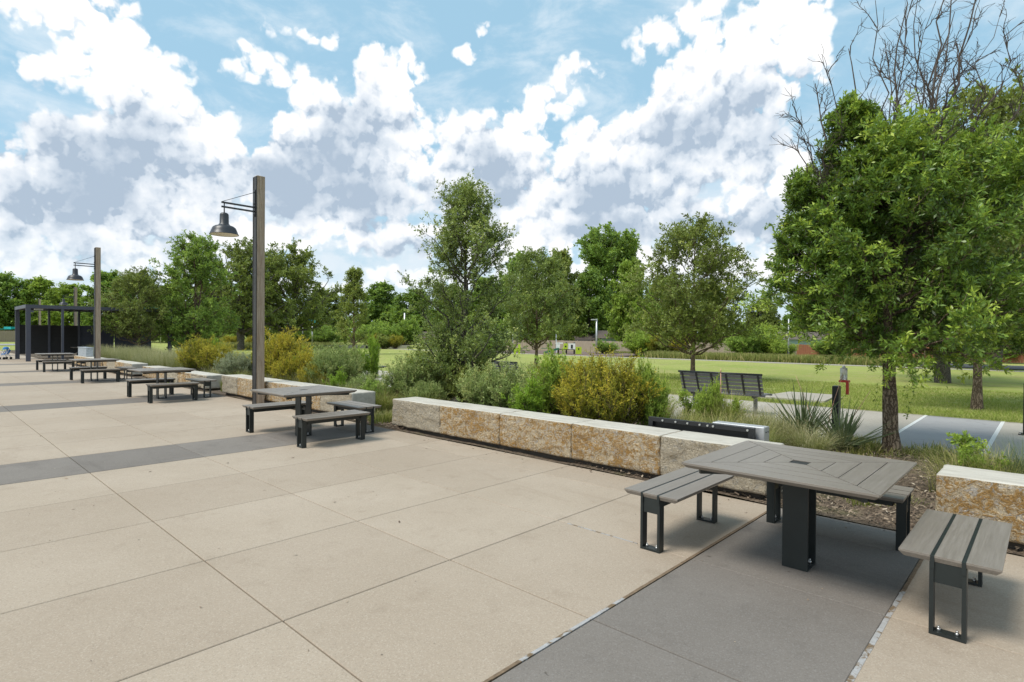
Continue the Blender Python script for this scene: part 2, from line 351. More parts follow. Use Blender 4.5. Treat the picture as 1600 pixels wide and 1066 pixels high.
# ------------------------------------------------------------------ object helpers
def tag(o, label=None, cat=None, group=None, kind=None):
    if label: o['label'] = label
    if cat: o['category'] = cat
    if group: o['group'] = group
    if kind: o['kind'] = kind
    return o
def link(name, data, m=None, parent=None, loc=(0, 0, 0), rz=0.):
    o = bpy.data.objects.new(name, data); COL.objects.link(o); o.location = loc; o.rotation_euler = (0, 0, rz)
    if m is not None and not data.materials: data.materials.append(m)
    if parent: o.parent = parent
    return o
def empty(name, loc, rz=0., label=None, cat=None, group=None):
    o = bpy.data.objects.new(name, None); COL.objects.link(o); o.location = loc; o.rotation_euler = (0, 0, rz); o.empty_display_size = .2
    return tag(o, label, cat, group)
def copy_tree(o, parent=None):
    c = o.copy(); COL.objects.link(c); c.parent = parent
    if parent: c.matrix_parent_inverse = o.matrix_parent_inverse
    for ch in o.children: copy_tree(ch, c)
    return c
class MB:
    """collects simple solids into one mesh"""
    def __init__(s): s.bm = bmesh.new()
    def box(s, lo, hi, bev=0.):
        lo, hi = Vector(lo), Vector(hi)
        r = bmesh.ops.create_cube(s.bm, size=1); vs = r['verts']
        for v in vs: v.co = Vector(((v.co.x+.5)*(hi.x-lo.x)+lo.x, (v.co.y+.5)*(hi.y-lo.y)+lo.y, (v.co.z+.5)*(hi.z-lo.z)+lo.z))
        if bev:
            es = list({e for v in vs for e in v.link_edges})
            bmesh.ops.bevel(s.bm, geom=es, offset=bev, segments=1, affect='EDGES')
        return s
    def bar(s, a, b, w, h=None, up=(0, 0, 1)):
        a, b = Vector(a), Vector(b); h = h or w; d = (b-a); L = d.length; d.normalize(); up = Vector(up)
        if abs(d.dot(up)) > .98: up = Vector((1, 0, 0))
        x = d.cross(up).normalized(); y = x.cross(d)
        vs = [s.bm.verts.new(p+x*(i*w/2)+y*(j*h/2)) for p in (a, b) for i, j in ((-1, -1), (1, -1), (1, 1), (-1, 1))]
        for f in ((3, 2, 1, 0), (4, 5, 6, 7), (0, 1, 5, 4), (1, 2, 6, 5), (2, 3, 7, 6), (3, 0, 4, 7)): s.bm.faces.new([vs[i] for i in f])
        return s
    def cyl(s, a, b, r, r2=None, n=12):
        a, b = Vector(a), Vector(b); r2 = r if r2 is None else r2; d = (b-a).normalized()
        up = Vector((1, 0, 0)) if abs(d.z) > .9 else Vector((0, 0, 1)); x = d.cross(up).normalized(); y = d.cross(x)
        A = [s.bm.verts.new(a+(x*math.cos(t)+y*math.sin(t))*r) for t in [2*math.pi*i/n for i in range(n)]]
        B = [s.bm.verts.new(b+(x*math.cos(t)+y*math.sin(t))*r2) for t in [2*math.pi*i/n for i in range(n)]]
        for i in range(n): s.bm.faces.new((A[i], A[(i+1) % n], B[(i+1) % n], B[i])).smooth = True
        s.bm.faces.new(A[::-1]); s.bm.faces.new(B); return s
    def lathe(s, prof, c=(0, 0, 0), n=28):
        rings = [[s.bm.verts.new((c[0]+r*math.cos(2*math.pi*i/n), c[1]+r*math.sin(2*math.pi*i/n), c[2]+z)) for i in range(n)] for r, z in prof]
        for A, B in zip(rings, rings[1:]):
            for i in range(n): s.bm.faces.new((A[i], A[(i+1) % n], B[(i+1) % n], B[i])).smooth = True
        return s
    def prism(s, pts, z0, z1, lower=None):
        lower = lower or pts
        A = [s.bm.verts.new((x, y, z0)) for x, y in lower]; B = [s.bm.verts.new((x, y, z1)) for x, y in pts]; n = len(pts)
        for i in range(n): s.bm.faces.new((A[i], A[(i+1) % n], B[(i+1) % n], B[i]))
        s.bm.faces.new(A[::-1]); s.bm.faces.new(B); return s
    def quad(s, *p): s.bm.faces.new([s.bm.verts.new(q) for q in p]); return s
    def mesh(s, name):
        bmesh.ops.recalc_face_normals(s.bm, faces=s.bm.faces)
        me = bpy.data.meshes.new(name); s.bm.to_mesh(me); s.bm.free(); return me
    def build(s, name, m, parent=None, loc=(0, 0, 0), rz=0.):
        return link(name, s.mesh(name), m, parent, loc, rz)
def np_mesh(name, V, F, tint=None, smooth=False):
    """V (n,3), F (m,k) all faces with k corners"""
    V = np.ascontiguousarray(V, dtype=np.float32); F = np.ascontiguousarray(F, dtype=np.int32)
    me = bpy.data.meshes.new(name); me.vertices.add(len(V)); me.vertices.foreach_set('co', V.ravel())
    k = F.shape[1]; me.loops.add(F.size); me.loops.foreach_set('vertex_index', F.ravel())
    me.polygons.add(len(F)); me.polygons.foreach_set('loop_start', np.arange(0, F.size, k, dtype=np.int32))
    if smooth: me.polygons.foreach_set('use_smooth', np.ones(len(F), dtype=bool))
    if tint is not None:
        a = me.attributes.new('tint', 'FLOAT', 'FACE'); a.data.foreach_set('value', np.ascontiguousarray(tint, dtype=np.float32))
    me.update(); me.validate(); return me

# ------------------------------------------------------------------ ground, lawn, walkway, planting bed
from mathutils import noise as mn
def struct(name, mb, m): return tag(mb.build(name, m), kind='structure')
struct('ground', MB().quad((-900, -900, -.05), (900, -900, -.05), (900, 900, -.05), (-900, 900, -.05)), LAWN)
def grid_sheet(x0, x1, y0, y1, nx, ny, fz):
    xs = np.linspace(x0, x1, nx); ys = np.linspace(y0, y1, ny)
    V = np.array([(x, y, fz(x, y)) for y in ys for x in xs]); I = np.arange(nx*ny).reshape(ny, nx)
    return V, np.stack([I[:-1, :-1], I[:-1, 1:], I[1:, 1:], I[1:, :-1]], -1).reshape(-1, 4)
V, F = grid_sheet(15.55, 39.4, -60, 130, 60, 260, lambda x, y: .02+.05*mn.noise((x*.15, y*.15, 3))*min(1, (x-15.5)/2)+(.0 if x > 15.6 else -.03)+.03*mn.noise((x*.9, y*.9, 1)))
V[:, 0] += np.array([.07*mn.noise((v[1]*1.7, 9, 2)) if v[0] < 15.6 else 0 for v in V])
tag(link('lawn', np_mesh('lawn', V, F, smooth=True), LAWN), kind='structure')
V, F = grid_sheet(5.99, 10.62, -30, 70, 40, 700, lambda x, y: .012+.05*max(0, min(1, (x-6.3)/.6))*max(0, min(1, (10.6-x)/.5))+.025*mn.noise((x*1.3, y*1.3, 5)))
tag(link('planting_bed', np_mesh('bed', V, F, smooth=True), MULCH), kind='structure')

GX0, GY0, GS = 1.534, 3.299, 1.2964
def row(k): return GY0+GS*k
slab_cache = {}
def slab(parent, x0, x1, y0, y1, m, gap=.0045):
    key = (round(x1-x0, 3), round(y1-y0, 3), m.name, gap)
    if key not in slab_cache:
        mb = MB(); mb.box((gap, gap, -.02), (x1-x0-gap, y1-y0-gap, 0))
        top = [e for e in mb.bm.edges if all(v.co.z > -.001 for v in e.verts)]
        bmesh.ops.bevel(mb.bm, geom=top, offset=.004, segments=1, affect='EDGES')
        me = mb.mesh('slab'); me.materials.append(m); slab_cache[key] = me
    return link('slab', slab_cache[key], None, parent, (x0, y0, 0))
plaza = struct('plaza', MB().quad((-14, -8, -.014), (6.02, -8, -.014), (6.02, 100, -.014), (-14, 100, -.014)), JOINT)
xe = [GX0+GS*i for i in range(-4, 4)]+[6.01]
for i in range(len(xe)-1):
    for k in range(-6, 14):
        band = (k+2) % 6 == 0
        g = .0045
        slab(plaza, xe[i], xe[i+1], row(k)+(.012 if band else 0), row(k+1)-(.012 if band else 0), GREY if band else TAN)
    for k0 in range(15, 70, 6):
        slab(plaza, xe[i], xe[i+1], row(k0-1) if k0 > 15 else row(14), row(k0+1), TAN)
        slab(plaza, xe[i], xe[i+1], row(k0+1), row(k0+2), GREY) if k0 > 15-1 else None
        slab(plaza, xe[i], xe[i+1], row(k0+2), row(k0+5), TAN)
for k in range(-6, 74):
    band = (k+2) % 6 == 0
    slab(plaza, xe[0]-8.5, xe[0], row(k), row(k+1), GREY if band else TAN)
def sealant(x0, x1, y, w, n, seed, along='x', m=None):
    r = random.Random(seed); mb = MB(); p = x0
    while p < x1:
        L = r.uniform(.05, .28)*n
        a, b = y-w*r.uniform(.44, .5), y+w*r.uniform(.44, .5)
        q = min(p+L, x1)
        pts = [(p, a), (q, a+r.uniform(-.002, .002)), (q, b+r.uniform(-.002, .002)), (p, b)]
        if along == 'y': pts = [(yy, xx) for xx, yy in pts]
        mb.prism(pts, -.010, .0022)
        p = q
    return mb.build('sealant', m or SEAL, plaza)
sealant(.5, 2.2, row(-1), .022, .5, 3, m=DIRT); sealant(2.2, 3.2, row(-1), .024, .5, 4); sealant(3.2, 5.9, row(-1), .024, .5, 9, m=DIRT)
sealant(.6, 4.6, row(-2), .028, .5, 5); sealant(4.6, 5.9, row(-2), .024, .5, 12, m=DIRT)
sealant(2.46, 3.18, GX0+2*GS, .016, 1., 4, 'y')
# walkway beyond the bed, with the dark band carried across it
walk = struct('walkway', MB().quad((10.6, -40, -.016), (15.7, -40, -.016), (15.7, 100, -.016), (10.6, 100, -.016)), JOINT)
for k0 in range(-32, 60, 6):
    y0, y1 = row(k0-2), row(k0-1)                   # k0 % 6 == 4: k0-2 is a band row
    for (a, b) in ((10.6, 13.1), (13.1, 15.62)):
        pass
for j in range(-5, 11):
    yb = row(-2+6*j)
    for (a, b) in ((10.6, 15.62),):
        slab(walk, a, b, yb, yb+GS, PATHG); slab(walk, a, b, yb+GS, yb+GS*3.5, PATHC); slab(walk, a, b, yb+GS*3.5, yb+GS*6, PATHC)
for yy in (row(-1), row(-2)):
    MB().box((10.62, yy-.03, -.01), (15.6, yy+.03, .004)).build('white_joint', WHITE, walk)
pad = struct('concrete_pad', MB().prism([(16.3, 4.25), (18.4, 4.45), (18.4, 5.75), (16.3, 5.95)], -.04, .075), PATHC)
struct('far_path', MB().prism([(39.4, -60), (40.5, -60), (41.6, 130), (40.3, 130)], -.04, .03), PATHC)
struct('road', MB().prism([(43.6, -60), (48.5, -60), (49.5, 16), (43.9, 18)], -.04, .012), ASPH)
struct('playground_surface', MB().prism([(41.8, 27), (50, 26), (52, 46), (42.6, 47)], -.04, .05), plain('playground_bark', (.17, .12, .10), .95, 0, .3, 5))
struct('car_park', MB().prism([(-10, 101), (25, 101), (25, 112), (-10, 112)], -.04, .012), PATHG)
# loose chips over the bed
def chips(n, x0, x1, y0, y1, seed, s=.035):
    g = np.random.default_rng(seed)
    P = np.c_[g.uniform(x0, x1, n), g.uniform(y0, y1, n), np.full(n, .0)]
    P[:, 2] = .05*np.clip((P[:, 0]-6.3)/.6, 0, 1)*np.clip((10.6-P[:, 0])/.5, 0, 1)+.03+g.uniform(-.012, .022, n)
    a = g.uniform(0, 6.283, n); L = s*g.uniform(.4, 1.5, n); W = L*g.uniform(.2, .45, n)
    d = np.c_[np.cos(a), np.sin(a), g.normal(0, .25, n)]; e = np.c_[-np.sin(a), np.cos(a), g.normal(0, .3, n)]
    A = P-d*L[:, None]/2; B = P+d*L[:, None]/2; e = e*W[:, None]/2
    V = np.stack([A-e, B-e*.7, B+e, A+e*.6], 1).reshape(-1, 3); return V, np.arange(4*n).reshape(n, 4), g.beta(1.4, 2, n)
V, F, T = chips(26000, 6.03, 10.5, -3, 4.6, 21)
V2, F2, T2 = chips(5000, 6.03, 7.2, 8.3, 10.3, 22)
tag(link('bark_chips', np_mesh('chips', np.r_[V, V2], np.r_[F, F2+len(V)], np.r_[T, T2]), CHIP), 'shredded bark chips covering the planting bed behind the stone walls', 'mulch', kind='stuff')
# short lawn blades along the near edge of the lawn
def blades(n, x0, x1, y0, y1, seed, h=.06):
    g = np.random.default_rng(seed)
    x = x0+(x1-x0)*g.random(n)**1.5; y = g.uniform(y0, y1, n)
    P = np.c_[x, y, np.full(n, .02)]; a = g.uniform(0, 6.283, n); w = g.uniform(.004, .011, n); hh = h*g.uniform(.4, 1.4, n)
    s = np.c_[np.cos(a), np.sin(a), 0*a]*w[:, None]; t = np.c_[g.normal(0, .5, n), g.normal(0, .5, n), np.ones(n)]*hh[:, None]
    V = np.stack([P-s, P+s, P+t], 1).reshape(-1, 3); return V, np.arange(3*n).reshape(n, 3), g.beta(2, 2, n)
V, F, T = blades(90000, 15.5, 24, -2, 14, 31)
keep = ~((V[::3, 0] > 16.2) & (V[::3, 0] < 18.5) & (V[::3, 1] > 4.2) & (V[::3, 1] < 6))
F = F[keep]; T = T[keep]
tag(link('lawn_grass', np_mesh('lawn_grass', V, F, T), L_LAWN), 'short mown grass blades along the near side of the lawn', 'grass', kind='stuff')

# ------------------------------------------------------------------ stone seat walls
def stone_block(parent, y0, y1, top, m, seed, sawn_ends=()):
    """one limestone block: split face towards the plaza, sawn top"""
    W, L = .55, y1-y0-.008
    bm = bmesh.new(); bmesh.ops.create_cube(bm, size=1)
    bmesh.ops.bevel(bm, geom=list(bm.edges), offset=.05, segments=2, profile=.6, affect='EDGES')
    bmesh.ops.subdivide_edges(bm, edges=[e for e in bm.edges if e.calc_length() > .3], cuts=22, use_grid_fill=True)
    z0 = .075
    for v in bm.verts:
        u = v.co.copy()
        c = Vector(((u.x+.5)*W, (u.y+.5)*L, z0+(u.z+.5)*(top-z0)))
        # keep bevel radius even
        for ax, size in ((0, W), (1, L), (2, top-z0)):
            t = u[ax]
            if abs(t) > .4:
                e = (.5-abs(t))*(.45 if ax == 1 else .6)
                base = 0 if ax < 2 else z0
                c[ax] = base+e if t < 0 else base+size-e
        q = Vector((seed*7.3, c.y*3.2+seed, c.z*3.2))
        if u.x < -.42:
            c.x += .022*mn.fractal(q*2.2, 1, 2, 5)+.018*mn.noise(q*.8)-.006
        if u.z > .45: c.z += .003*mn.noise(Vector((c.x*6, c.y*6, seed)))
        if abs(u.y) > .46 and (('lo' if u.y < 0 else 'hi') not in sawn_ends): c.y += .008*mn.noise(Vector((c.x*9, seed, c.z*9)))
        v.co = c
    bmesh.ops.recalc_face_normals(bm, faces=bm.faces)
    me = bpy.data.meshes.new('stone_block')
    for f in bm.faces:
        f.smooth = True; n = f.normal
        f.material_index = 1 if (n.z > .75 or n.x > .6 or (n.y < -.7 and 'lo' in sawn_ends) or (n.y > .7 and 'hi' in sawn_ends)) else 0
    bm.to_mesh(me); bm.free(); me.materials.append(m); me.materials.append(SAWN)
    return link('stone_block', me, None, parent, (6.05, y0+.004, 0))
WALLG = 'limestone seat walls along the plaza'
def seat_wall(edges, mats, label, top=.55, sawn=True):
    t = empty('seat_wall', (6.05, edges[0], 0), 0, label, 'stone wall', WALLG)
    t.location = (0, 0, 0)
    for i in range(len(edges)-1):
        s = ('lo',) if (i == 0 and sawn) else ()
        stone_block(t, edges[i], edges[i+1], top+random.uniform(-.004, .004), mats[i], edges[i]*1.7+3, s)
    MB().box((6.13, edges[0]+.09, 0.005), (6.5, edges[-1]-.09, .085)).build('plinth', plain('plinth', (.07, .06, .05), .95, 0, .3), t)
    return t
O, C = OCHRE, CREAM
seat_wall([-4.9, -3.6, -2.3, -.9, .71], [O, C, O, O], 'ochre stone wall cut by the right edge, behind the nearest table', sawn=False)
seat_wall([2.10, 3.31, 4.61, 5.95, 7.33, 8.68], [C, O, O, O, C], 'long ochre and cream stone wall nearest the middle, black trough behind it', sawn=False)
seat_wall([10.04, 11.3, 12.6, 14.0, 15.75, 16.82], [C, O, O, O, C], 'stone wall with the tall lamp post in front of it')
seat_wall([18.05, 19.3, 20.6, 22.0, 23.3, 24.6], [C, O, C, O, O], 'stone wall behind the third table, golden and silver bushes above it', .48)
seat_wall([26.05, 27.3, 28.7, 30.1, 31.5, 32.9, 34.3, 35.7, 37.2], [C, O, C, O, O, C, O, O], 'farthest stone wall, with pale grass behind and metal planter on it', .51)

# dry leaves and crumbs lying on the paving
def litter(n, seed):
    g = np.random.default_rng(seed)
    x = np.where(g.random(n) < .45, 6.02-np.abs(g.normal(0, .22, n)), g.uniform(.3, 6, n)); y = g.uniform(-.6, 16, n)
    P = np.c_[x, y, np.full(n, .004)]; an = g.uniform(0, 6.283, n); L = g.uniform(.006, .04, n)*np.where(g.random(n) < .25, 1.3, .6); W = L*g.uniform(.3, .6, n)
    D = np.c_[np.cos(an), np.sin(an), g.normal(0, .15, n)]; S = np.c_[-np.sin(an), np.cos(an), g.normal(0, .3, n)]
    V = np.stack([P-D*L[:, None]/2, P-S*W[:, None]/2+[0, 0, .004], P+D*L[:, None]/2, P+S*W[:, None]/2], 1).reshape(-1, 3); V[:, 2] = np.maximum(V[:, 2], .002)
    tag(link('leaf_litter', np_mesh('litter', V, np.arange(4*n).reshape(n, 4), g.beta(1.5, 1.7, n)), CHIP), 'small dry leaves and crumbs scattered over the paving', 'litter', kind='stuff')
litter(380, 17)

# ------------------------------------------------------------------ tables and benches
def make_bench():
    """bench 1.08 x .47 m, length along local x"""
    t = empty('plaza_bench', (0, 0, 0)); L, h = .54, .455
    for (y0, y1) in ((-.235, -.082), (-.062, .062), (.082, .235)):
        mb = MB()
        e0 = .025 if y0 < -.2 else 0; e1 = .025 if y1 > .2 else 0
        up = [(-L, y0), (L, y0), (L, y1), (-L, y1)]; lo = [(-L+.012, y0+e0), (L-.012, y0+e0), (L-.012, y1-e1), (-L+.012, y1-e1)]
        mb.prism(up, h-.012, h); mb.prism(up, h-.038, h-.0121, lo)
        mb.build('plank', PLANK, t)
    for s in (-1, 1):
        MB().box((-L-.002, s*.072-.0095, h-.075), (L+.002, s*.072+.0095, h-.003)).build('seat_rail', STEEL, t)
    for s in (-1, 1):
        xo = s*(L-.038)
        lg = MB()
        for q in (-1, 1): lg.box((xo-.035, q*.0745-.0105, .0), (xo+.035, q*.0745+.0105, h-.04))
        lg.box((xo-.035, -.064, .002), (xo+.035, .064, .018))
        lg.build('leg', STEEL, t)
        lg = MB().box((xo-.026, -.0635, h-.155), (xo+.026, .0635, h-.04)); lg.build('apron', STEEL, t)
        for q in (-1, 1):
            MB().cyl((xo, q*.043, .017), (xo, q*.043, .034), .011, n=8).cyl((xo, q*.043, .03), (xo, q*.043, .045), .006, n=6).build('bolt', BOLT, t)
    MB().box((-L+.1, -.0635, h-.11), (L-.1, .0635, h-.0385)).build('beam', STEEL, t)
    return t
def make_table():
    """square table, 1.27 m, four mitred fields of boards"""
    t = empty('picnic_table', (0, 0, 0)); h, A = .77, .635
    ws = [.06, .195, .335, .475, .635]
    for q in range(4):
        ca, sa = (1, 0, -1, 0)[q], (0, 1, 0, -1)[q]
        rot = lambda x, y: (x*ca-y*sa, x*sa+y*ca)
        for i in range(4):
            a, b = ws[i]+.003, ws[i+1]-.003; g = .005
            pts = [(-b+g, -b), (b-g, -b), (a-g, -a), (-a+g, -a)]
            low = pts
            if i == 3: low = [(-b+g+.03, -b+.03), (b-g-.03, -b+.03), (a-g, -a), (-a+g, -a)]
            mb = MB(); mb.prism([rot(*p) for p in pts], h-.014, h); mb.prism([rot(*p) for p in pts], h-.04, h-.0141, [rot(*p) for p in low])
            o = mb.mesh('board')
            ob = link('board', o, PLANK if q % 2 == 0 else PLANK_Y, t)
    hole = MB().box((-.058, -.058, h-.03), (.058, .058, h-.004)); hole.build('centre_cap', BLACK, t)
    fr = MB(); fr.prism([(-A+.04, -A+.04), (A-.04, -A+.04), (A-.04, A-.04), (-A+.04, A-.04)], h-.062, h-.041, [(-A+.12, -A+.12), (A-.12, -A+.12), (A-.12, A-.12), (-A+.12, A-.12)])
    for s in (-1, 1):
        for q in (-1, 1): fr.bar((s*.05, q*.05, h-.075), (s*(A-.1), q*(A-.1), h-.06), .03, .045)
    fr.build('under_frame', STEEL, t)
    lg = MB()
    for s in (-1, 1): lg.box((s*.092-.009, -.088, 0), (s*.092+.009, .088, h-.06))
    lg.box((-.083, -.088, .002), (.083, .088, .016)); lg.box((-.2, -.12, h-.1), (.2, .12, h-.0605))
    lg.build('leg', STEEL, t)
    for sx in (-1, 1):
        for sy in (-1, 1): MB().cyl((sx*.05, sy*.062, .015), (sx*.05, sy*.062, .035), .012, n=8).cyl((sx*.05, sy*.062, .03), (sx*.05, sy*.062, .05), .007, n=6).build('bolt', BOLT, t)
    return t
PLANK_Y = grain('grey_composite_plank_cross', (.235, .205, .175), (.30, .265, .23), (.17, .148, .125), (26, 1, 26), .38, .12)
tab0, ben0 = make_table(), make_bench()
TX, TY0, TS = 4.588, 1.357, 7.778
tlab = ['grey slatted table nearest the camera, on the dark paving at right', 'grey slatted table beside the tall lamp post, second from the camera',
        'third grey slatted table, right of the golden bushes seen from the plaza', 'fourth grey slatted table, in front of the second lamp post', 'grey slatted table just before the dark pergola posts', 'small far table inside the dark pergola']
tlab[2] = 'third grey slatted table from the camera, before the silver bush wall'
who = ['nearest table', 'second table beside the tall lamp post', 'third table', 'fourth table', 'table before the pergola', 'table inside the pergola']
used = [False, False]
for i in range(6):
    if i < 5: c = (TX, TY0+TS*i)
    else: c = (8.0, 46.0)
    t = tab0 if not used[0] else copy_tree(tab0); used[0] = True
    t.location = (c[0], c[1], .001); tag(t, tlab[i], 'table', 'slatted tables on the plaza')
    for (dx, dy, rz, pos) in ((0, .945, 0, 'on its far left side'), (0, -.945, math.pi, 'on its near right side'), (.945, 0, math.pi/2, 'on its wall side')):
        if i == 5 and pos != 'on its near right side': continue
        b = ben0 if not used[1] else copy_tree(ben0); used[1] = True
        b.location = (c[0]+dx, c[1]+dy, .001); b.rotation_euler = (0, 0, rz)
        tag(b, f'plank bench of the {who[i]}, {pos}', 'bench', 'plank benches around the tables')

# ------------------------------------------------------------------ lamp posts
def make_lamp():
    t = empty('lamp_post', (0, 0, 0)); H = 5.5
    po = MB().box((-.092, -.1, 0), (.1, .1, H), .006).build('post', TIMBER, t)
    ch = MB(); ch.box((-.104, -.1, 0), (-.0925, .1, H-.02)); ch.box((-.112, -.1, 0), (-.1045, -.088, H-.02)); ch.box((-.112, .088, 0), (-.1045, .1, H-.02)); ch.build('steel_channel', CHAN, t)
    ar = MB()
    for z in (4.74, 4.64): ar.box((-.86, -.022, z-.018), (-.1045, .022, z+.018))
    ar.box((-.125, -.04, 4.52), (-.1045, .04, 5.16)); ar.build('arm', ENAMEL, t)
    MB().cyl((-.112, 0, 5.1), (-.84, 0, 4.76), .007, n=6).build('tie_rod', ENAMEL, t)
    for z in (4.56, 4.82, 5.1): MB().cyl((-.125, 0, z), (-.14, 0, z), .016, n=6).build('bolt', STEEL, t)
    MB().cyl((-.80, 0, 4.76), (-.80, 0, 4.5), .014, n=8).build('stem', ENAMEL, t)
    sh = MB(); sh.lathe([(.0, 4.50), (.06, 4.50), (.085, 4.48), (.095, 4.455), (.10, 4.25), (.115, 4.235), (.125, 4.215), (.20, 4.19), (.245, 4.155), (.268, 4.10), (.30, 4.015), (.312, 4.0), (.312, 3.994), (.298, 3.998)], (-.8, 0, 0))
    shade = sh.build('shade', ENAMEL, t)
    MB().lathe([(.297, 4.0), (.262, 4.095), (.238, 4.145), (.19, 4.178), (.0, 4.19)], (-.8, 0, 0)).build('reflector', LAMPIN, shade)
    MB().lathe([(.0, 4.06), (.05, 4.075), (.06, 4.12), (.035, 4.176), (0., 4.18)], (-.8, 0, 0), 14).build('bulb', WHITE, shade)
    return t
lp = make_lamp()
for i, (x, y, lab) in enumerate(((5.86, 13.95, 'tall timber lamp post with bell shade beside the second table'), (5.86, 30.9, 'second timber lamp post with bell shade, left of the dark young tree'),
                                 (9.75, 59.4, 'timber lamp post rising behind the pergola, its shade dark against trees'), (10.5, 84., 'most distant timber lamp post, seen through the pergola frame'))):
    o = lp if i == 0 else copy_tree(lp)
    o.location = (x, y, 0); tag(o, lab, 'lamp post', 'timber lamp posts')

# ------------------------------------------------------------------ pergola with louvre screens
pg = empty('pergola', (4.93, 43.65, 0), 0, 'dark steel pergola with flat roof frame and louvre screens at far left', 'pergola')
def pgp(name, mb, m=PERG): return mb.build(name, m, pg)
PX = (0, 1.6, 3.2, 7.4); PD = 4.75
for x in PX:
    for y in (0, PD):
        w = .11 if x in (0, 7.4) else .06
        pgp('post', MB().box((x-w, y-.07, 0), (x+w, y+.07, 3.14)))
for y in (0, PD): pgp('beam', MB().box((-.13, y-.08, 3.14), (7.53, y+.08, 3.34)))
for x in (-.05, 7.45): pgp('beam', MB().box((x-.078, .08, 3.142), (x+.078, PD-.08, 3.338)))
for k in range(14): pgp('roof_slat', MB().box((.2+k*.52, .081, 3.2), (.25+k*.52, PD-.081, 3.3)))
pgp('roof_panel', MB().box((.03, .081, 3.301), (7.37, PD-.081, 3.33)))
def louvre(x0, x1, y, z0, z1, m):
    mb = MB(); n = int((z1-z0)/.095)
    for i in range(n):
        z = z0+i*(z1-z0)/n; mb.bar((x0, y, z+.04), (x1, y, z+.04), .012, .112, (0, .3, 1))
    o = pgp('louvre_screen', mb, m); return o
for a, b in ((.11, 1.54), (1.66, 3.14), (3.26, 5.2), (5.25, 7.29)): louvre(a, b, PD, .32, 2.2, LOUV if a < 3.2 else PERG)
pgp('floodlight', MB().box((.35, .5, 3.05), (.75, .75, 3.14)), WHITE)
# galvanised trough on the far wall
tr = empty('metal_planter', (6.18, 35.05, .52), 0, 'grey corrugated metal planter standing on the farthest stone wall', 'planter')
V = []; n = 40; L = 1.95
for i in range(n+1):
    for s in (0, 1): pass
mb = MB()
pts = [(.02*(i % 2), L*i/n) for i in range(n+1)]+[(.3-.02*(i % 2), L*(n-i)/n) for i in range(n+1)]
mb.prism(pts, 0, .42); mb.build('trough', GALV, tr)
MB().box((-.02, -.02, .421), (.32, L+.02, .45)).build('rim', GALV, tr)
# stroller at the left edge
st = empty('stroller', (4.12, 47.7, 0), R(30), 'blue and white folded stroller half hidden behind the pergola post', 'stroller'); st.scale = (.8, .8, .8)
MB().bar((0, -.2, .15), (.45, -.2, .95), .03).bar((0, .2, .15), (.45, .2, .95), .03).bar((.5, -.2, .15), (.1, -.2, .8), .03).bar((.5, .2, .15), (.1, .2, .8), .03).bar((.45, -.2, .95), (.45, .2, .95), .03).build('frame', WHITE, st)
MB().bar((.05, 0, .42), (.38, 0, .42), .36, .08).bar((.34, 0, .42), (.5, 0, .75), .36, .07).build('seat', BLUE, st)
MB().lathe([(.0, .22), (.12, .19), (.2, .1), (.22, 0)], (.3, 0, .78), 12).build('canopy', BLUE, st)
for x in (0, .5):
    for y in (-.22, .22): MB().cyl((x, y-.02, .1), (x, y+.02, .1), .1, n=14).build('wheel', BLACK, st)

# ------------------------------------------------------------------ black steel trough and grey cabinet behind the wall
bx = empty('steel_trough', (6.68, 2.5, 0), 0, 'black steel trough with silver bolts lying behind the stone wall', 'trough')
X, Y0, Y1, Z1 = 0, -.02, 1.33, .655
f_ = MB(); f_.box((0, Y0, Z1-.05), (.05, Y1, Z1)); f_.box((0, Y0, .02), (.05, Y0+.06, Z1-.0505)); f_.box((0, Y1-.06, .02), (.05, Y1, Z1-.0505)); f_.box((0, Y0+.061, .02), (.05, Y1-.061, .07)); f_.build('frame', BLACK, bx)
MB().box((.051, Y0, .02), (.075, Y1, Z1-.002)).build('back_plate', LOUV, bx)
for y in (.04, .45, .52, .62, .78, .94, 1.12): MB().cyl((-.018, y, Z1-.025), (.0, y, Z1-.025), .013, n=8).build('bolt', BOLT, bx)
for k in range(14): MB().cyl((.04, random.uniform(.1, 1.2), random.uniform(.5, .59)), (.0505, .6, .55), .001, n=3) if False else None
cab = empty('metal_cabinet', (6.80, 2.40, 0), 0, 'pale grey metal box joined to the right end of the black trough', 'cabinet')
MB().box((0, 0, .0), (.17, .62, .66), .006).build('case', ALU, cab)
for x in (.06, .12): MB().cyl((x, -.006, .6), (x, .001, .6), .008, n=8).build('screw', STEEL, cab)

# ------------------------------------------------------------------ park benches on the walkway
def make_park_bench():
    t = empty('park_bench', (0, 0, 0)); L = .93
    for k in range(5):        # backrest slats in the leaning plane
        z = .50+k*.085; x = -.03-.035*k
        MB().bar((x, -L, z), (x, L, z), .02, .064, (-.38, 0, 1)).build('back_slat', BENCHG, t)
    MB().cyl((-.205, -L-.02, .90), (-.205, L+.02, .90), .024, n=10).build('top_rail', BLACK, t)
    for y in (-.86, -.52, -.17, .17, .52, .86): MB().bar((-.015, y, .44), (-.22, y, .90), .035, .028).build('back_strut', BLACK, t)
    for k in range(5): MB().box((.02+k*.09, -L, .435), (.02+k*.09+.075, L, .457)).build('seat_slat', BENCHG, t)
    MB().cyl((0.0, -L-.02, .43), (0.0, L+.02, .43), .026, n=10).build('rear_tube', BENCHG, t)
    MB().cyl((.48, -L-.02, .43), (.48, L+.02, .43), .024, n=10).build('front_tube', BENCHG, t)
    for y in (-.7, .7):
        MB().box((.12, y-.035, 0), (.19, y+.035, .36)).build('leg', BENCHG, t)
        MB().bar((-.02, y, .40), (.48, y, .40), .05, .06).build('bracket', BLACK, t)
    return t
pb = make_park_bench()
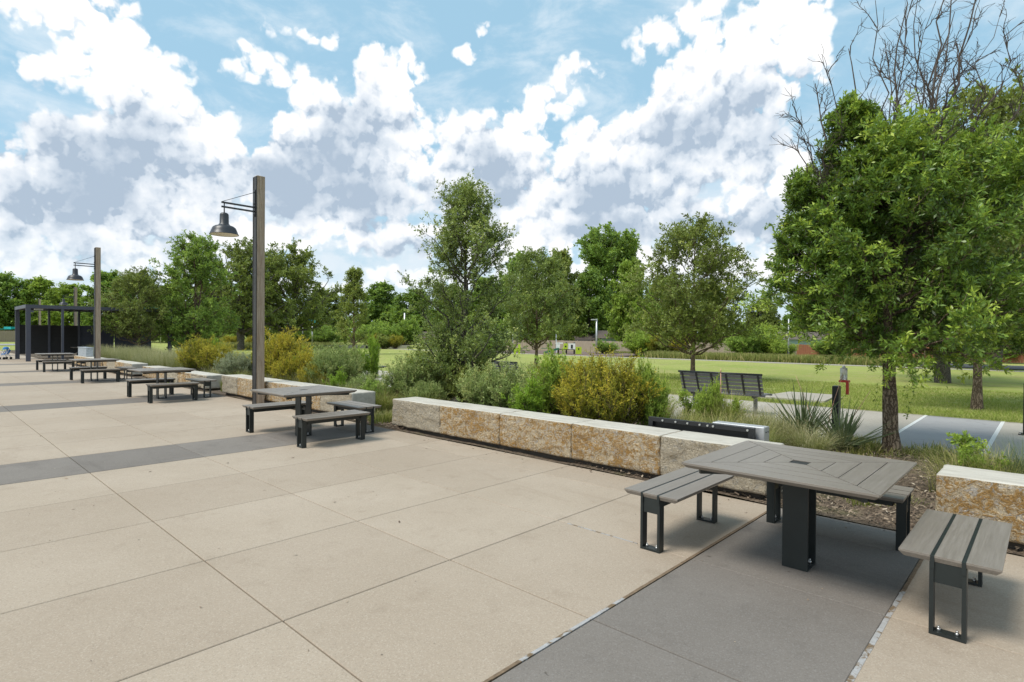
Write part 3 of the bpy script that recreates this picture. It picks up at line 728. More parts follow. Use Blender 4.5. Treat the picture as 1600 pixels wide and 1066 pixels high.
for i, (x, y, lab) in enumerate(((12.75, 5.45, 'black slatted park bench behind the flowering weeds on the walkway'), (12.75, 12.6, 'park bench mostly hidden by shrubs, only its top rail showing'), (12.75, 20.3, 'black slatted park bench between the grey shrubs, far along the walkway'))):
    o = pb if i == 0 else copy_tree(pb); o.location = (x, y, .001); o.rotation_euler = (0, 0, R(2)); tag(o, lab, 'park bench', 'park benches on the walkway')

# ------------------------------------------------------------------ bollards
def bollard(x, y, label, h=.9):
    t = empty('bollard', (x, y, 0), 0, label, 'bollard', 'black walkway bollards')
    MB().box((-.075, -.05, .012), (.075, .05, h), .004).build('post', BLACK, t)
    MB().box((-.13, -.11, 0), (.13, .11, .0119)).build('base_plate', CHAN, t)
    for sx in (-1, 1):
        for sy in (-1, 1): MB().cyl((sx*.105, sy*.085, .012), (sx*.105, sy*.085, .03), .012, n=6).build('bolt', BOLT, t)
    return t
b1 = bollard(10.75, 2.62, 'black steel bollard behind the yucca with a red holder on it', .9)
bollard(13.75, .30, 'black steel bollard standing at the right edge of the picture', .92)
dz = empty('dispenser', (10.80, 2.54, .74), 0, 'red holder with clear white tube fixed to the bollard by the yucca', 'dispenser')
MB().box((.0, -.085, .02), (.05, -.045, .22)).build('holder', RED, dz)
MB().box((-.01, -.085, .2201), (.12, .06, .255)).build('shelf', RED, dz)
MB().cyl((.06, 0, .256), (.06, 0, .46), .055, n=16).build('tube', CLEAR, dz)
MB().cyl((.06, 0, .461), (.06, 0, .50), .03, .02, n=12).build('lid', WHITE, dz)

# ------------------------------------------------------------------ plants
def unit(v): return v/np.maximum(np.linalg.norm(v, axis=-1, keepdims=True), 1e-9)
def tubes(P, Rr, k):
    """P (B,N,3) centre lines, Rr (B,N) radii -> verts, quads"""
    B, N, _ = P.shape
    T = np.empty_like(P); T[:, 1:-1] = P[:, 2:]-P[:, :-2]; T[:, 0] = P[:, 1]-P[:, 0]; T[:, -1] = P[:, -1]-P[:, -2]; T = unit(T)
    ref = np.where(np.abs(T[..., 2:3]) > .9, np.array([1., 0, 0]), np.array([0, 0, 1.]))
    X = unit(np.cross(T, ref)); Y = np.cross(T, X)
    a = np.arange(k)*2*np.pi/k
    V = P[:, :, None]+(X[:, :, None]*np.cos(a)[:, None]+Y[:, :, None]*np.sin(a)[:, None])*Rr[:, :, None, None]
    I = np.arange(B*N*k).reshape(B, N, k); J = np.roll(I, -1, 2)
    F = np.stack([I[:, :-1], J[:, :-1], J[:, 1:], I[:, 1:]], -1).reshape(-1, 4)
    return V.reshape(-1, 3), F
def merge(parts):
    V, F, o = [], [], 0
    for v, f in parts: V.append(v); F.append(f+o); o += len(v)
    return np.concatenate(V), np.concatenate(F)
def curve(A, B, bend, g, N=7, wob=.04):
    """bezier from A to B (n,3), bend offset, with wobble"""
    t = np.linspace(0, 1, N)[None, :, None]; C = (A+B)/2+bend
    P = (1-t)**2*A[:, None]+2*t*(1-t)*C[:, None]+t*t*B[:, None]
    L = np.linalg.norm(B-A, axis=1)[:, None, None]
    W = g.normal(0, wob, P.shape)*L; W[:, 0] = 0; return P+W
def leaves(P, D, L, W, g, fold=.25, k=.5):
    """rhombic leaves with a folded midrib: base P, direction D"""
    n = len(P); S = unit(np.cross(D, unit(g.normal(size=(n, 3)))+np.array([0, 0, .8]))); Nn = np.cross(S, D)
    L = L[:, None]; W = W[:, None]
    mid = P+D*L*k+Nn*W*fold
    V = np.stack([P, mid+S*W/2-Nn*W*fold*1.2, P+D*L-Nn*L*.08, mid-S*W/2-Nn*W*fold*1.2], 1).reshape(-1, 3)
    return V, np.arange(4*n).reshape(n, 4)
def pick(P, u):
    """points and tangents at parameter u (B,m) along centre lines P (B,N,3)"""
    N = P.shape[1]; x = u*(N-1); i = np.clip(x.astype(int), 0, N-2); f = (x-i)[..., None]
    b = np.arange(P.shape[0])[:, None]
    A, B = P[b, i], P[b, i+1]; return A*(1-f)+B*f, unit(B-A)
def tree_meshes(name, seed, H, zc, Rm, prof, tr, n1=26, n2=9, n3=7, nl=14, ll=.08, lw=.028, l2=.42, l3=.2, rise=.35, lobes=.22, droop=0., cx=(0, 0), tipy=.0, lean=(0, 0), multi=1, u0=.0, upow=.85, rad_y=0., asym=None, br=.42, zmin=None, upw=.22):
    """returns meshes trunk, branches, crown.  prof(t): crown radius 0..1 for t 0..1 between zc and H"""
    g = np.random.default_rng(seed)
    # trunk
    top = H*.93; N = 12; t = np.linspace(0, 1, N)
    TP = []
    for m in range(multi):
        a = g.uniform(0, 6.28)+m*2.1; sp = 0 if multi == 1 else Rm*.35
        q = np.stack([lean[0]*t+sp*np.cos(a)*t**1.2+np.cumsum(g.normal(0, .012*H/6, N))*t, lean[1]*t+sp*np.sin(a)*t**1.2+np.cumsum(g.normal(0, .012*H/6, N))*t, top*t*(1 if m == 0 else g.uniform(.75, .95))], 1)
        TP.append(q)
    TP = np.array(TP)
    rad = tr*(1-t*.93)*(1+.38*np.exp(-t*H/ (tr*2.2)))
    tv, tf = tubes(TP, np.repeat(rad[None], multi, 0)*(1 if multi == 1 else .7), 10)
    # fluted, uneven stem
    tv = tv+np.array([[mn.noise((v[0]*9, v[1]*9, v[2]*2.2)), mn.noise((v[0]*9+5, v[1]*9, v[2]*2.2)), 0] for v in tv])*tr*.25
    trunk = np_mesh(name+'_trunk', tv, tf, smooth=True)
    # limbs
    u = np.sort(g.uniform(u0, 1, n1)**upow); az = np.arange(n1)*2.39996+g.normal(0, .35, n1)
    zt = zc+(H-zc)*u
    lob = 1+lobes*np.sin(az*2+g.uniform(0, 6))*g.uniform(.4, 1)+g.normal(0, lobes*.55, n1)
    r = Rm*np.array([prof(x) for x in u])*lob*.82
    if asym: r = r*(1-asym[1]*u**1.1*np.maximum(0, -np.cos(az-asym[0])))
    B1 = np.c_[cx[0]+r*np.cos(az), cx[1]+r*np.sin(az), zt]
    zs = np.clip(zt-rise*r-g.uniform(0, .25, n1)*(H-zc)*.3, zmin or (zc*.75 if zc > .3 else .05), top*.97)
    ti = zs/top*(N-1); i0 = np.clip(ti.astype(int), 0, N-2); fr = (ti-i0)[:, None]
    mi = np.arange(n1) % multi
    A1 = TP[mi, i0]*(1-fr)+TP[mi, i0+1]*fr
    Ln = np.linalg.norm(B1-A1, axis=1)[:, None]
    P1 = curve(A1, B1, np.c_[np.zeros((n1, 2)), np.full(n1, -.06)]*Ln, g, 8, .022)
    r1 = np.clip(tr*br*(1-zs/H*.6), tr*.12, None)[:, None]*np.linspace(1, .25, 8)[None]
    # secondary
    u2 = g.uniform(.22, 1, (n1, n2)); u2[:, 0] = 1
    A2, T2 = pick(P1, u2); A2 = A2.reshape(-1, 3); T2 = T2.reshape(-1, 3); n = len(A2)
    sz = (l2*Rm*(1.1-.45*u2)*g.uniform(.5, 1.25, u2.shape)).reshape(-1, 1)
    d2 = unit(T2*.7+unit(g.normal(size=(n, 3)))*.85+np.array([0, 0, upw-droop]))
    P2 = curve(A2, A2+d2*sz, np.c_[np.zeros((n, 2)), np.full(n, .06)]*sz, g, 5, .035)
    r2 = np.repeat(r1[:, -1], n2)[:, None]*np.linspace(.85, .3, 5)[None]
    # twigs
    u3 = g.uniform(.15, 1, (n, n3)); u3[:, 0] = 1
    A3, T3 = pick(P2, u3); A3 = A3.reshape(-1, 3); T3 = T3.reshape(-1, 3); m = len(A3)
    d3 = unit(T3*.75+unit(g.normal(size=(m, 3)))*.8+np.array([0, 0, .18-droop]))
    s3 = (l3*Rm*g.uniform(.45, 1.3, m))[:, None]
    P3 = curve(A3, A3+d3*s3, np.zeros((m, 3)), g, 3, .04)
    r3 = np.repeat(r2[:, -1], n3)[:, None]*np.array([.8, .55, .3])[None]
    bv, bf = merge([tubes(P1, r1, 6), tubes(P2, r2, 4), tubes(P3, np.maximum(r3, ll*.018), 3)])
    branches = np_mesh(name+'_branches', bv, bf, smooth=True)
    # leaves round the twigs
    u4 = g.uniform(.12, 1.04, (m, nl)); A4, T4 = pick(P3, np.minimum(u4, .999)); k = m*nl
    A4 = A4.reshape(-1, 3); T4 = T4.reshape(-1, 3)
    d4 = unit(T4*.55+unit(g.normal(size=(k, 3)))*.85+np.array([0, 0, .12]))
    A4 = A4+d4*ll*.08+g.normal(0, ll*.12, (k, 3))
    L4 = ll*g.uniform(.55, 1.25, k); lv, lf = leaves(A4, d4, L4, L4*lw/ll*g.uniform(.8, 1.2, k), g)
    tw = np.repeat(g.beta(2, 2.4, m), nl); clump = np.repeat(np.repeat(g.normal(0, .12, n), n3), nl)
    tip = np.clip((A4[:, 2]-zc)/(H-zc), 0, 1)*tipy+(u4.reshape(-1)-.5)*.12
    tip = tip+rad_y*(np.clip(np.linalg.norm((A4-np.array([cx[0], cx[1], (H+zc)/2]))/np.array([Rm, Rm, (H-zc)/2]), axis=1), 0, 1.3)-.75)  # outer leaves lighter as new growth; inner ones darker, crown shade painted in
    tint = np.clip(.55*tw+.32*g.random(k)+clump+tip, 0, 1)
    crown = np_mesh(name+'_crown', lv, lf, tint)
    return trunk, branches, crown
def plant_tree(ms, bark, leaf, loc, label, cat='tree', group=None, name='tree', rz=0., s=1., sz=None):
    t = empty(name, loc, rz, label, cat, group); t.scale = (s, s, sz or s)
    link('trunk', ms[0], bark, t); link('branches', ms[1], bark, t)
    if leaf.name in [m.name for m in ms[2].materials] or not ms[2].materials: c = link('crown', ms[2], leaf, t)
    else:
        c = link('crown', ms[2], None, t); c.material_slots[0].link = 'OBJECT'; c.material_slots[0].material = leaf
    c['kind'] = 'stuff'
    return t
# --- the big bright oak at right
AZR = math.atan2(r0.y, r0.x)
def prof_oak(t): return float(np.interp(t, [0, .12, .35, .6, .85, 1], [.66, .95, 1.0, .9, .66, .35]))
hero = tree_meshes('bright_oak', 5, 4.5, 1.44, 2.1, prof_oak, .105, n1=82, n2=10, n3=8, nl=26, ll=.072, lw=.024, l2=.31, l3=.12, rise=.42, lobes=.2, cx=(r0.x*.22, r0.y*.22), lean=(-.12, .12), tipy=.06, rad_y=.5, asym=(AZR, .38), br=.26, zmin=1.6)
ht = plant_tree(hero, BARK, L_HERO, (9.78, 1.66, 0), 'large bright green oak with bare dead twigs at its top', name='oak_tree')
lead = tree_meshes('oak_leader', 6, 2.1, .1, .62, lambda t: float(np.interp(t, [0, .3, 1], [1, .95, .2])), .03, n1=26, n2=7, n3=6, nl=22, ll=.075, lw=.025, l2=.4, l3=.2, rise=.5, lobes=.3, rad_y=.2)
for k_, (s_, z_, sc_) in enumerate(((-.68, 3.15, .9), (-1.3, 2.3, .8))):
    up = link('upper_crown', lead[2], L_HERO, ht, tuple(Vector((r0.x*s_, r0.y*s_, z_))), k_*2.); up.scale = (sc_,)*3; up['kind'] = 'stuff'
    ub = link('upper_branch', lead[1], BARK, ht, tuple(Vector((r0.x*s_, r0.y*s_, z_))), k_*2.); ub.scale = (sc_,)*3
def dead_top(seed, base, tips, par):
    g = np.random.default_rng(seed); n = len(tips); A = np.array([base]*n)+g.normal(0, .12, (n, 3)); B = np.array(tips)
    P1 = curve(A, B, np.c_[(B-A)[:, :2]*.14, np.zeros(n)], g, 10, .016); r1 = .025*np.linspace(1, .2, 10)[None]*g.uniform(.6, 1.1, (n, 1))
    u2 = g.uniform(.28, 1, (n, 9)); A2, T2 = pick(P1, u2); A2 = A2.reshape(-1, 3); T2 = T2.reshape(-1, 3); m = len(A2)
    d2 = unit(T2*.9+unit(g.normal(size=(m, 3)))*.75+np.array([0, 0, .25])); s2 = g.uniform(.25, .85, (m, 1))*(1.15-.6*u2.reshape(-1, 1))
    P2 = curve(A2, A2+d2*s2, np.c_[np.zeros((m, 2)), np.full(m, .05)], g, 6, .035); r2 = np.full((m, 1), .008)*np.linspace(1, .35, 6)[None]
    u3 = g.uniform(.25, 1, (m, 7)); A3, T3 = pick(P2, u3); A3 = A3.reshape(-1, 3); T3 = T3.reshape(-1, 3); k = len(A3)
    d3 = unit(T3*.8+unit(g.normal(size=(k, 3)))*.8+np.array([0, 0, .2])); s3 = g.uniform(.08, .3, (k, 1))
    P3 = curve(A3, A3+d3*s3, np.zeros((k, 3)), g, 4, .05); r3 = np.full((k, 1), .0042)*np.linspace(1, .5, 4)[None]
    v, f = merge([tubes(P1, r1, 6), tubes(P2, r2, 4), tubes(P3, r3, 3)])
    o = link('dead_branches', np_mesh('dead_branches', v, f, smooth=True), TWIG, par); tag(o, 'bare dead grey branches above the leafy crown'); return o
def shoots(seed, par):
    g = np.random.default_rng(seed); V = []; F = []; T = []; o = 0
    for (s, d, z0, z1) in ((-.22, -.05, 1.45, .72), (.2, -.06, 1.3, .85), (.26, 0., 1.0, .55)):
        t = g.uniform(0, 1, 46); P = np.c_[r0.x*(s+.05*np.sin(t*6))+math.cos(YAW)*d+g.normal(0, .012, 46), r0.y*(s+.05*np.sin(t*6))+math.sin(YAW)*d+g.normal(0, .012, 46), z0+(z1-z0)*t]
        D = unit(g.normal(size=(46, 3))+np.array([0, 0, -.3])); v, f_ = leaves(P, D, g.uniform(.03, .06, 46), g.uniform(.012, .02, 46), g); V.append(v); F.append(f_+o); o += len(v); T.append(g.beta(2, 2, 46))
    c = link('trunk_shoots', np_mesh('shoots', np.concatenate(V), np.concatenate(F), np.concatenate(T)), L_HERO, par); c['kind'] = 'stuff'
shoots(44, ht)
def rgt(s, z, d=0.): return (r0.x*s+math.cos(YAW)*d, r0.y*s+math.sin(YAW)*d, z)      # offset to the right and away, from the stem
dead_top(9, (0, 0, 2.9), [rgt(-.95, 5.55), rgt(-.55, 6.1, .2), rgt(-.05, 6.75, -.2), rgt(.35, 7.1), rgt(.75, 6.7, .3), rgt(1.1, 6.95, -.2), rgt(1.55, 6.4), rgt(1.75, 5.9, .3), rgt(.55, 6.2, -.4), rgt(1.2, 6.1, .3), rgt(.1, 6.2, .4), rgt(.9, 7.3, .1), rgt(.2, 7.2, .1), rgt(1.4, 7.0, .2), rgt(2.0, 6.6, .1), rgt(-.3, 6.5, 0), rgt(.6, 6.8, -.3), rgt(2.3, 6.1, 0)], ht)
dead_top(10, rgt(-.6, 2.9), [rgt(-1.5, 4.55), rgt(-1.35, 4.9, .1), rgt(-1.15, 5.3)], ht)
# --- the slender oak in the middle
def prof_cone(t): return max(.04, 1-t)**.75*min(1, .55+t*3)
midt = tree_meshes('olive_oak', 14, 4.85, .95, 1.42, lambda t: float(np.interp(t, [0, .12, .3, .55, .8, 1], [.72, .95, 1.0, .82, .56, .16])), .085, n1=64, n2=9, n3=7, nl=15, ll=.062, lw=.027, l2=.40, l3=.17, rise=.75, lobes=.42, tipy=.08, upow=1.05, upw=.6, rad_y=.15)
plant_tree(midt, BARKG, L_MID, (8.84, 9.80, 0), 'slender green oak with loose pointed crown in the planting bed', name='oak_tree', rz=.6)
# --- trees on the lawn
def prof_round(t): return max(.05, math.sin(math.pi*min(1, max(.02, .12+.86*t)))**.6)
rndt = tree_meshes('round_oak', 23, 5.9, 1.35, 2.3, prof_round, .10, n1=46, n2=9, n3=7, nl=15, ll=.115, lw=.05, l2=.36, l3=.16, rise=.7, lobes=.25)
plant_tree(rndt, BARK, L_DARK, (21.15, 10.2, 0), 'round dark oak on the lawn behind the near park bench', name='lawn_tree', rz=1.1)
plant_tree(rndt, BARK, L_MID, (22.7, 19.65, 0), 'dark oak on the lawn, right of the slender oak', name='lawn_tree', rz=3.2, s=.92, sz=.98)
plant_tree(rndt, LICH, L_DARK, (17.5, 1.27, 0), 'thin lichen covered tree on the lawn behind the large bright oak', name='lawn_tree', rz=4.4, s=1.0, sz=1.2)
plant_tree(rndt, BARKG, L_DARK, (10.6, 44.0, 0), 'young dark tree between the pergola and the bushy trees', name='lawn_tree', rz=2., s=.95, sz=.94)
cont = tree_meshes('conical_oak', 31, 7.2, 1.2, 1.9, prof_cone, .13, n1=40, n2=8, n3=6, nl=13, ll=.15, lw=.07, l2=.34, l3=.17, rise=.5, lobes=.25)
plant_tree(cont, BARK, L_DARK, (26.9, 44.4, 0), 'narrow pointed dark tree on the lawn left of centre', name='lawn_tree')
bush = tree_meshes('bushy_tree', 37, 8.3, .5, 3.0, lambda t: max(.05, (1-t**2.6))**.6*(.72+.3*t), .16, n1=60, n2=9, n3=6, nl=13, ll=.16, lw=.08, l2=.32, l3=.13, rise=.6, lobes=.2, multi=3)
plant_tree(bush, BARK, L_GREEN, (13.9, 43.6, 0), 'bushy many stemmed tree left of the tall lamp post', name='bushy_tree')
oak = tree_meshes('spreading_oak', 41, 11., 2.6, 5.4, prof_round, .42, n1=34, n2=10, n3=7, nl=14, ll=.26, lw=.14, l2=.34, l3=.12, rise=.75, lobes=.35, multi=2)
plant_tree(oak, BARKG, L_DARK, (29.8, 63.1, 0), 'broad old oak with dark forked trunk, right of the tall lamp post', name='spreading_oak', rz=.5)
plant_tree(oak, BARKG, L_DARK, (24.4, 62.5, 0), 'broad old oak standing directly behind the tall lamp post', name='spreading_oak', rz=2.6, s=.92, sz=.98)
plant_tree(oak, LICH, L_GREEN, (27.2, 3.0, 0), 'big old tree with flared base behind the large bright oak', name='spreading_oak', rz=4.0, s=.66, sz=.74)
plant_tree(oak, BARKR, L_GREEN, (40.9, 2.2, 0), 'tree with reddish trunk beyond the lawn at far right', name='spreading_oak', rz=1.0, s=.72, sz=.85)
# --- far belt of trees
bgA = tree_meshes('belt_tree', 51, 12., 1.2, 5., lambda t: max(.05, (1-t**2.4))**.55*(.75+.25*t), .26, n1=44, n2=9, n3=7, nl=11, ll=.40, lw=.24, l2=.33, l3=.14, rise=.6, lobes=.3)
bgB = tree_meshes('tall_belt_tree', 57, 18., 3., 5., lambda t: max(.05, (1-abs(t-.55)**2.2/.55**2.2*.92))**.6, .4, n1=60, n2=8, n3=7, nl=11, ll=.42, lw=.26, l2=.36, l3=.15, rise=.6, lobes=.4, lean=(1.2, -.8))
def at(px, d, z=0.):
    """ground position from a bearing measured on the photograph and a distance along the view axis"""
    k = (px-800)/893.36; return (math.cos(YAW)*d+r0.x*k*d, math.sin(YAW)*d+r0.y*k*d, z)
BELT = 'trees of the far belt beyond the park'
def belt(ms, px, d, h, H0, r, R0, leaf, label, rz):
    plant_tree(ms, BARKG, leaf, at(px, d), label, group=BELT, name='belt_tree', rz=rz, s=r/R0, sz=h/H0)
for i, (px, d, h, r, leaf, lab) in enumerate((
    (5, 118, 12.8, 6.2, L_GREEN, 'far green tree at the left edge, above the pergola roof'), (62, 122, 12.2, 6., L_LIGHT, 'far light green tree rising above the middle of the pergola'),
    (105, 116, 10.6, 5.4, L_LIGHT, 'far yellow green tree just left of the second lamp post'), (-45, 112, 12, 6., L_GREEN, 'far green tree cut by the left edge of the picture'),
    (170, 112, 12.6, 6.4, L_GREEN, 'far green tree behind the second lamp post'), (222, 108, 11.2, 5.6, L_GREEN, 'far green tree behind the young dark tree'),
    (268, 104, 9.6, 5.4, L_GREEN, 'far green tree behind the bushy many stemmed tree'), (340, 100, 10.2, 5.4, L_DARK, 'far tree between the bushy tree and the old oak'),
    (415, 104, 9.4, 5.6, L_DARK, 'far tree filling the gap between the two old oaks'), (505, 100, 8.8, 5.2, L_DARK, 'far tree between the old oak and the pointed tree'),
    (596, 112, 10.9, 5.8, L_GREEN, 'far rounded green tree right of the pointed tree'), (648, 104, 9.2, 5.4, L_GREEN, 'far green tree left of the slender oak'),
    (705, 98, 9.4, 5.4, L_GREEN, 'far green tree behind the slender oak'), (760, 96, 10.6, 5.2, L_GREEN, 'far tree just right of the slender oak'),
    (812, 92, 13.6, 4.6, L_GREEN, 'tall far tree behind the lawn oak, left of the playground'), (872, 76, 12.0, 3.9, L_DARK, 'dark far tree above the playground'),
    (920, 84, 10.5, 4.2, L_GREEN, 'far tree at the foot of the tallest tree'), (985, 72, 10.4, 3.5, L_LIGHT, 'bright green far tree just right of the tallest tree'),
    (1040, 84, 9.6, 4.6, L_GREEN, 'far tree behind the left half of the round lawn oak'), (1105, 88, 9.2, 4.6, L_DARK, 'far tree behind the right half of the round lawn oak'),
    (1192, 80, 6.6, 3.2, L_DARK, 'low dark far tree in the gap left of the large bright oak'), (1262, 78, 7.4, 4.2, L_GREEN, 'far tree behind the left side of the large bright oak'),
    (1345, 74, 9.5, 4.8, L_GREEN, 'far tree behind the middle of the large bright oak'), (1440, 70, 10, 5., L_GREEN, 'far tree behind the big old tree with flared base'),
    (1530, 66, 10, 5., L_GREEN, 'far tree behind the thin lichen covered tree'), (1620, 62, 10, 5., L_GREEN, 'far tree at the right edge of the picture'))):
    belt(bgA, px, d, h, 12., r, 5., leaf, lab, i*1.37)
belt(bgB, 952, 90, 18.6, 18., 5.4, 5., L_GREEN, 'tallest far tree, leaning, above the right end of the playground', .3)

# ------------------------------------------------------------------ shrubs, grasses, yuccas
def shrub_mesh(name, seed, H, Rd, ns, n2, n3, nl, ll, lw, up=.6, spiky=0., wid=1.):
    """stems from the ground, twigs, small leaves: all one mesh of leaves plus one of stems"""
    g = np.random.default_rng(seed)
    az = np.arange(ns)*2.39996+g.normal(0, .3, ns); q = np.sqrt(g.random(ns))
    r = Rd*q*g.uniform(.75, 1.1, ns); z = H*np.sqrt(np.clip(1-(.82*q)**2, .05, 1))*g.uniform(.6, 1.08, ns)
    A = np.c_[np.cos(az)*r*.18, np.sin(az)*r*.18, np.zeros(ns)]; B = np.c_[np.cos(az)*r, np.sin(az)*r, z]
    P1 = curve(A, B, np.c_[np.cos(az)*r*.12, np.sin(az)*r*.12, -.0*z], g, 7, .02); r1 = .007*H*np.linspace(1, .3, 7)[None]*np.ones((ns, 1))
    u2 = g.uniform(.2, 1, (ns, n2)); u2[:, 0] = 1; A2, T2 = pick(P1, u2); A2 = A2.reshape(-1, 3); T2 = T2.reshape(-1, 3); n = len(A2)
    d2 = unit(T2*.7+unit(g.normal(size=(n, 3)))*(.75-.4*spiky)+np.array([0, 0, up])); s2 = (H*.26*g.uniform(.5, 1.3, n)*(1+spiky*.6))[:, None]
    P2 = curve(A2, A2+d2*s2, np.zeros((n, 3)), g, 4, .03); r2 = np.full((n, 1), .0032*H)*np.linspace(1, .5, 4)[None]
    u3 = g.uniform(.1, 1, (n, n3)); A3, T3 = pick(P2, u3); A3 = A3.reshape(-1, 3); T3 = T3.reshape(-1, 3); m = len(A3)
    d3 = unit(T3*.8+unit(g.normal(size=(m, 3)))*.7+np.array([0, 0, up*.5])); s3 = (H*.10*g.uniform(.5, 1.3, m))[:, None]
    P3 = curve(A3, A3+d3*s3, np.zeros((m, 3)), g, 3, .03)
    u4 = g.uniform(.0, 1., (m, nl)); A4, T4 = pick(P3, np.minimum(u4, .999)); A4 = A4.reshape(-1, 3); T4 = T4.reshape(-1, 3); k = len(A4)
    d4 = unit(T4*.8+unit(g.normal(size=(k, 3)))*.7); L4 = ll*g.uniform(.6, 1.3, k)
    lv, lf = leaves(A4, d4, L4, L4*lw/ll, g)
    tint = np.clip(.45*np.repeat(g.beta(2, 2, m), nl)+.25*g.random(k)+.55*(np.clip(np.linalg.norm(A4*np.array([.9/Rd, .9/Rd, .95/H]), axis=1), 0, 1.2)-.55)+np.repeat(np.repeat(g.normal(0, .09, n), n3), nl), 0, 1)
    sv, sf = merge([tubes(P1, r1, 4), tubes(P2, r2, 3)])
    return np_mesh(name+'_stems', sv, sf), np_mesh(name+'_leaves', lv, lf, tint)
STEMM = plain('shrub_stem', (.12, .085, .055), .9, 0, .2)
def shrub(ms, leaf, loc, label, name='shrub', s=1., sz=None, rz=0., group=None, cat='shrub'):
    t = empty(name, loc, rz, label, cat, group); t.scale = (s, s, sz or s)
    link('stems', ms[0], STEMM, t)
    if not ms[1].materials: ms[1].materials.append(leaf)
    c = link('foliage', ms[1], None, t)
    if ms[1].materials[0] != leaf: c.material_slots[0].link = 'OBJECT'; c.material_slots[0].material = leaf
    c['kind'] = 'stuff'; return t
goldm = shrub_mesh('golden_bush', 61, 1.35, .66, 64, 12, 9, 11, .034, .013, .75, .4)
sagem = shrub_mesh('sage_bush', 62, 1.3, .9, 90, 9, 8, 9, .046, .016, .5)
leafm = shrub_mesh('leafy_bush', 63, 1.3, .8, 60, 8, 7, 9, .055, .026, .35)
stalkm = shrub_mesh('leafy_stalk', 64, 1.3, .34, 12, 9, 8, 7, .075, .024, .45, .5)
sproutm = shrub_mesh('lime_sprout', 65, .9, .24, 16, 9, 8, 8, .05, .012, .8, .5)
saplm = shrub_mesh('sapling', 66, 1.0, .28, 4, 8, 9, 9, .05, .02, .15)
BEDS = 'shrubs in the planting bed'
def bed(ms, leaf, x, y, s, sz, lab, name='shrub', z=.05):
    return shrub(ms, leaf, (x, y, z), lab, name, s*(.9 if ms is sagem else 1.), sz*((.78 if y < 12.5 else .96) if ms is sagem else .88), (x*7+y*3) % 6.28, BEDS)
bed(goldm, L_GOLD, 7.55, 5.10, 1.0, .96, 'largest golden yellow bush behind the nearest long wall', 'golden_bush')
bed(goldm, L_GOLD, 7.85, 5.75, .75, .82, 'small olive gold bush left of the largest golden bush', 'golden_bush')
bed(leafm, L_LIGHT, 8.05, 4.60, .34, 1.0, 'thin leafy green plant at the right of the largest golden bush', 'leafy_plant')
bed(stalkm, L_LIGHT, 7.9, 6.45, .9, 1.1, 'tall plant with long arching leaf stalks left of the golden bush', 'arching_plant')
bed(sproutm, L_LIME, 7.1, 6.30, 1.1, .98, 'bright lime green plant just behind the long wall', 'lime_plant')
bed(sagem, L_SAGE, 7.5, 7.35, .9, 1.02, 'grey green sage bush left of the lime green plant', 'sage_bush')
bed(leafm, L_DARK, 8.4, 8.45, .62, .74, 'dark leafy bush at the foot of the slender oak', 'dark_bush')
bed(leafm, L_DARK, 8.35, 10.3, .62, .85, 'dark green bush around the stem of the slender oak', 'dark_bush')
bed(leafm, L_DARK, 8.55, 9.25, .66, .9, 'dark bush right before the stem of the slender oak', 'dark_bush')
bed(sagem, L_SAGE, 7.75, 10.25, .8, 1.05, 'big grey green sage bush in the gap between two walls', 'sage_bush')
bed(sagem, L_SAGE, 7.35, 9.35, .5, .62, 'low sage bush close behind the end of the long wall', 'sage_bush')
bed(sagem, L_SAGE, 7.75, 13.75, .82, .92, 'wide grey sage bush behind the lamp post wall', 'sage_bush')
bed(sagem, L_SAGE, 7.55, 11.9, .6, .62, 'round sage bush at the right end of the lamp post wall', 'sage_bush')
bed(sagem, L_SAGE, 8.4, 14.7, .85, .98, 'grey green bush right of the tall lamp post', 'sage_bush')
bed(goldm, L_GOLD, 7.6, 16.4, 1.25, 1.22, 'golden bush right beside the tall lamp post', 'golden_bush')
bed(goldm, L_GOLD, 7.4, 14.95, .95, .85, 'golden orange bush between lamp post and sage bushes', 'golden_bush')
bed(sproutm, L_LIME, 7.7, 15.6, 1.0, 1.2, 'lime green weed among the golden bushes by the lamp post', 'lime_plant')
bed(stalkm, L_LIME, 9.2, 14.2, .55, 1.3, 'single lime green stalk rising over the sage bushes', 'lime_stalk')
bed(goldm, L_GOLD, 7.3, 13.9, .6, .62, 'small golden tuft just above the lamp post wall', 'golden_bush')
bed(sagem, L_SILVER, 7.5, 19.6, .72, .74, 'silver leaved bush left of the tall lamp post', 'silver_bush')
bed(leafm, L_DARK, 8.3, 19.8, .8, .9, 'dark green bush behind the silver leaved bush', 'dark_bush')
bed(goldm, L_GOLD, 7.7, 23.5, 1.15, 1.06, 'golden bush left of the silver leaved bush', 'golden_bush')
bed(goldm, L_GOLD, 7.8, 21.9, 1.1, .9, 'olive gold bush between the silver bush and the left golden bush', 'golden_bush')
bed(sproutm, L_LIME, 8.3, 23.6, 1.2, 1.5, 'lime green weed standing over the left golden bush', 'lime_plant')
bed(leafm, L_LIGHT, 9.6, 4.3, .30, .70, 'green flowering weed in front of the near park bench', 'leafy_plant')
bed(saplm, L_LIGHT, 7.75, .62, .85, .88, 'thin light green sapling behind the wall at the right edge', 'sapling')
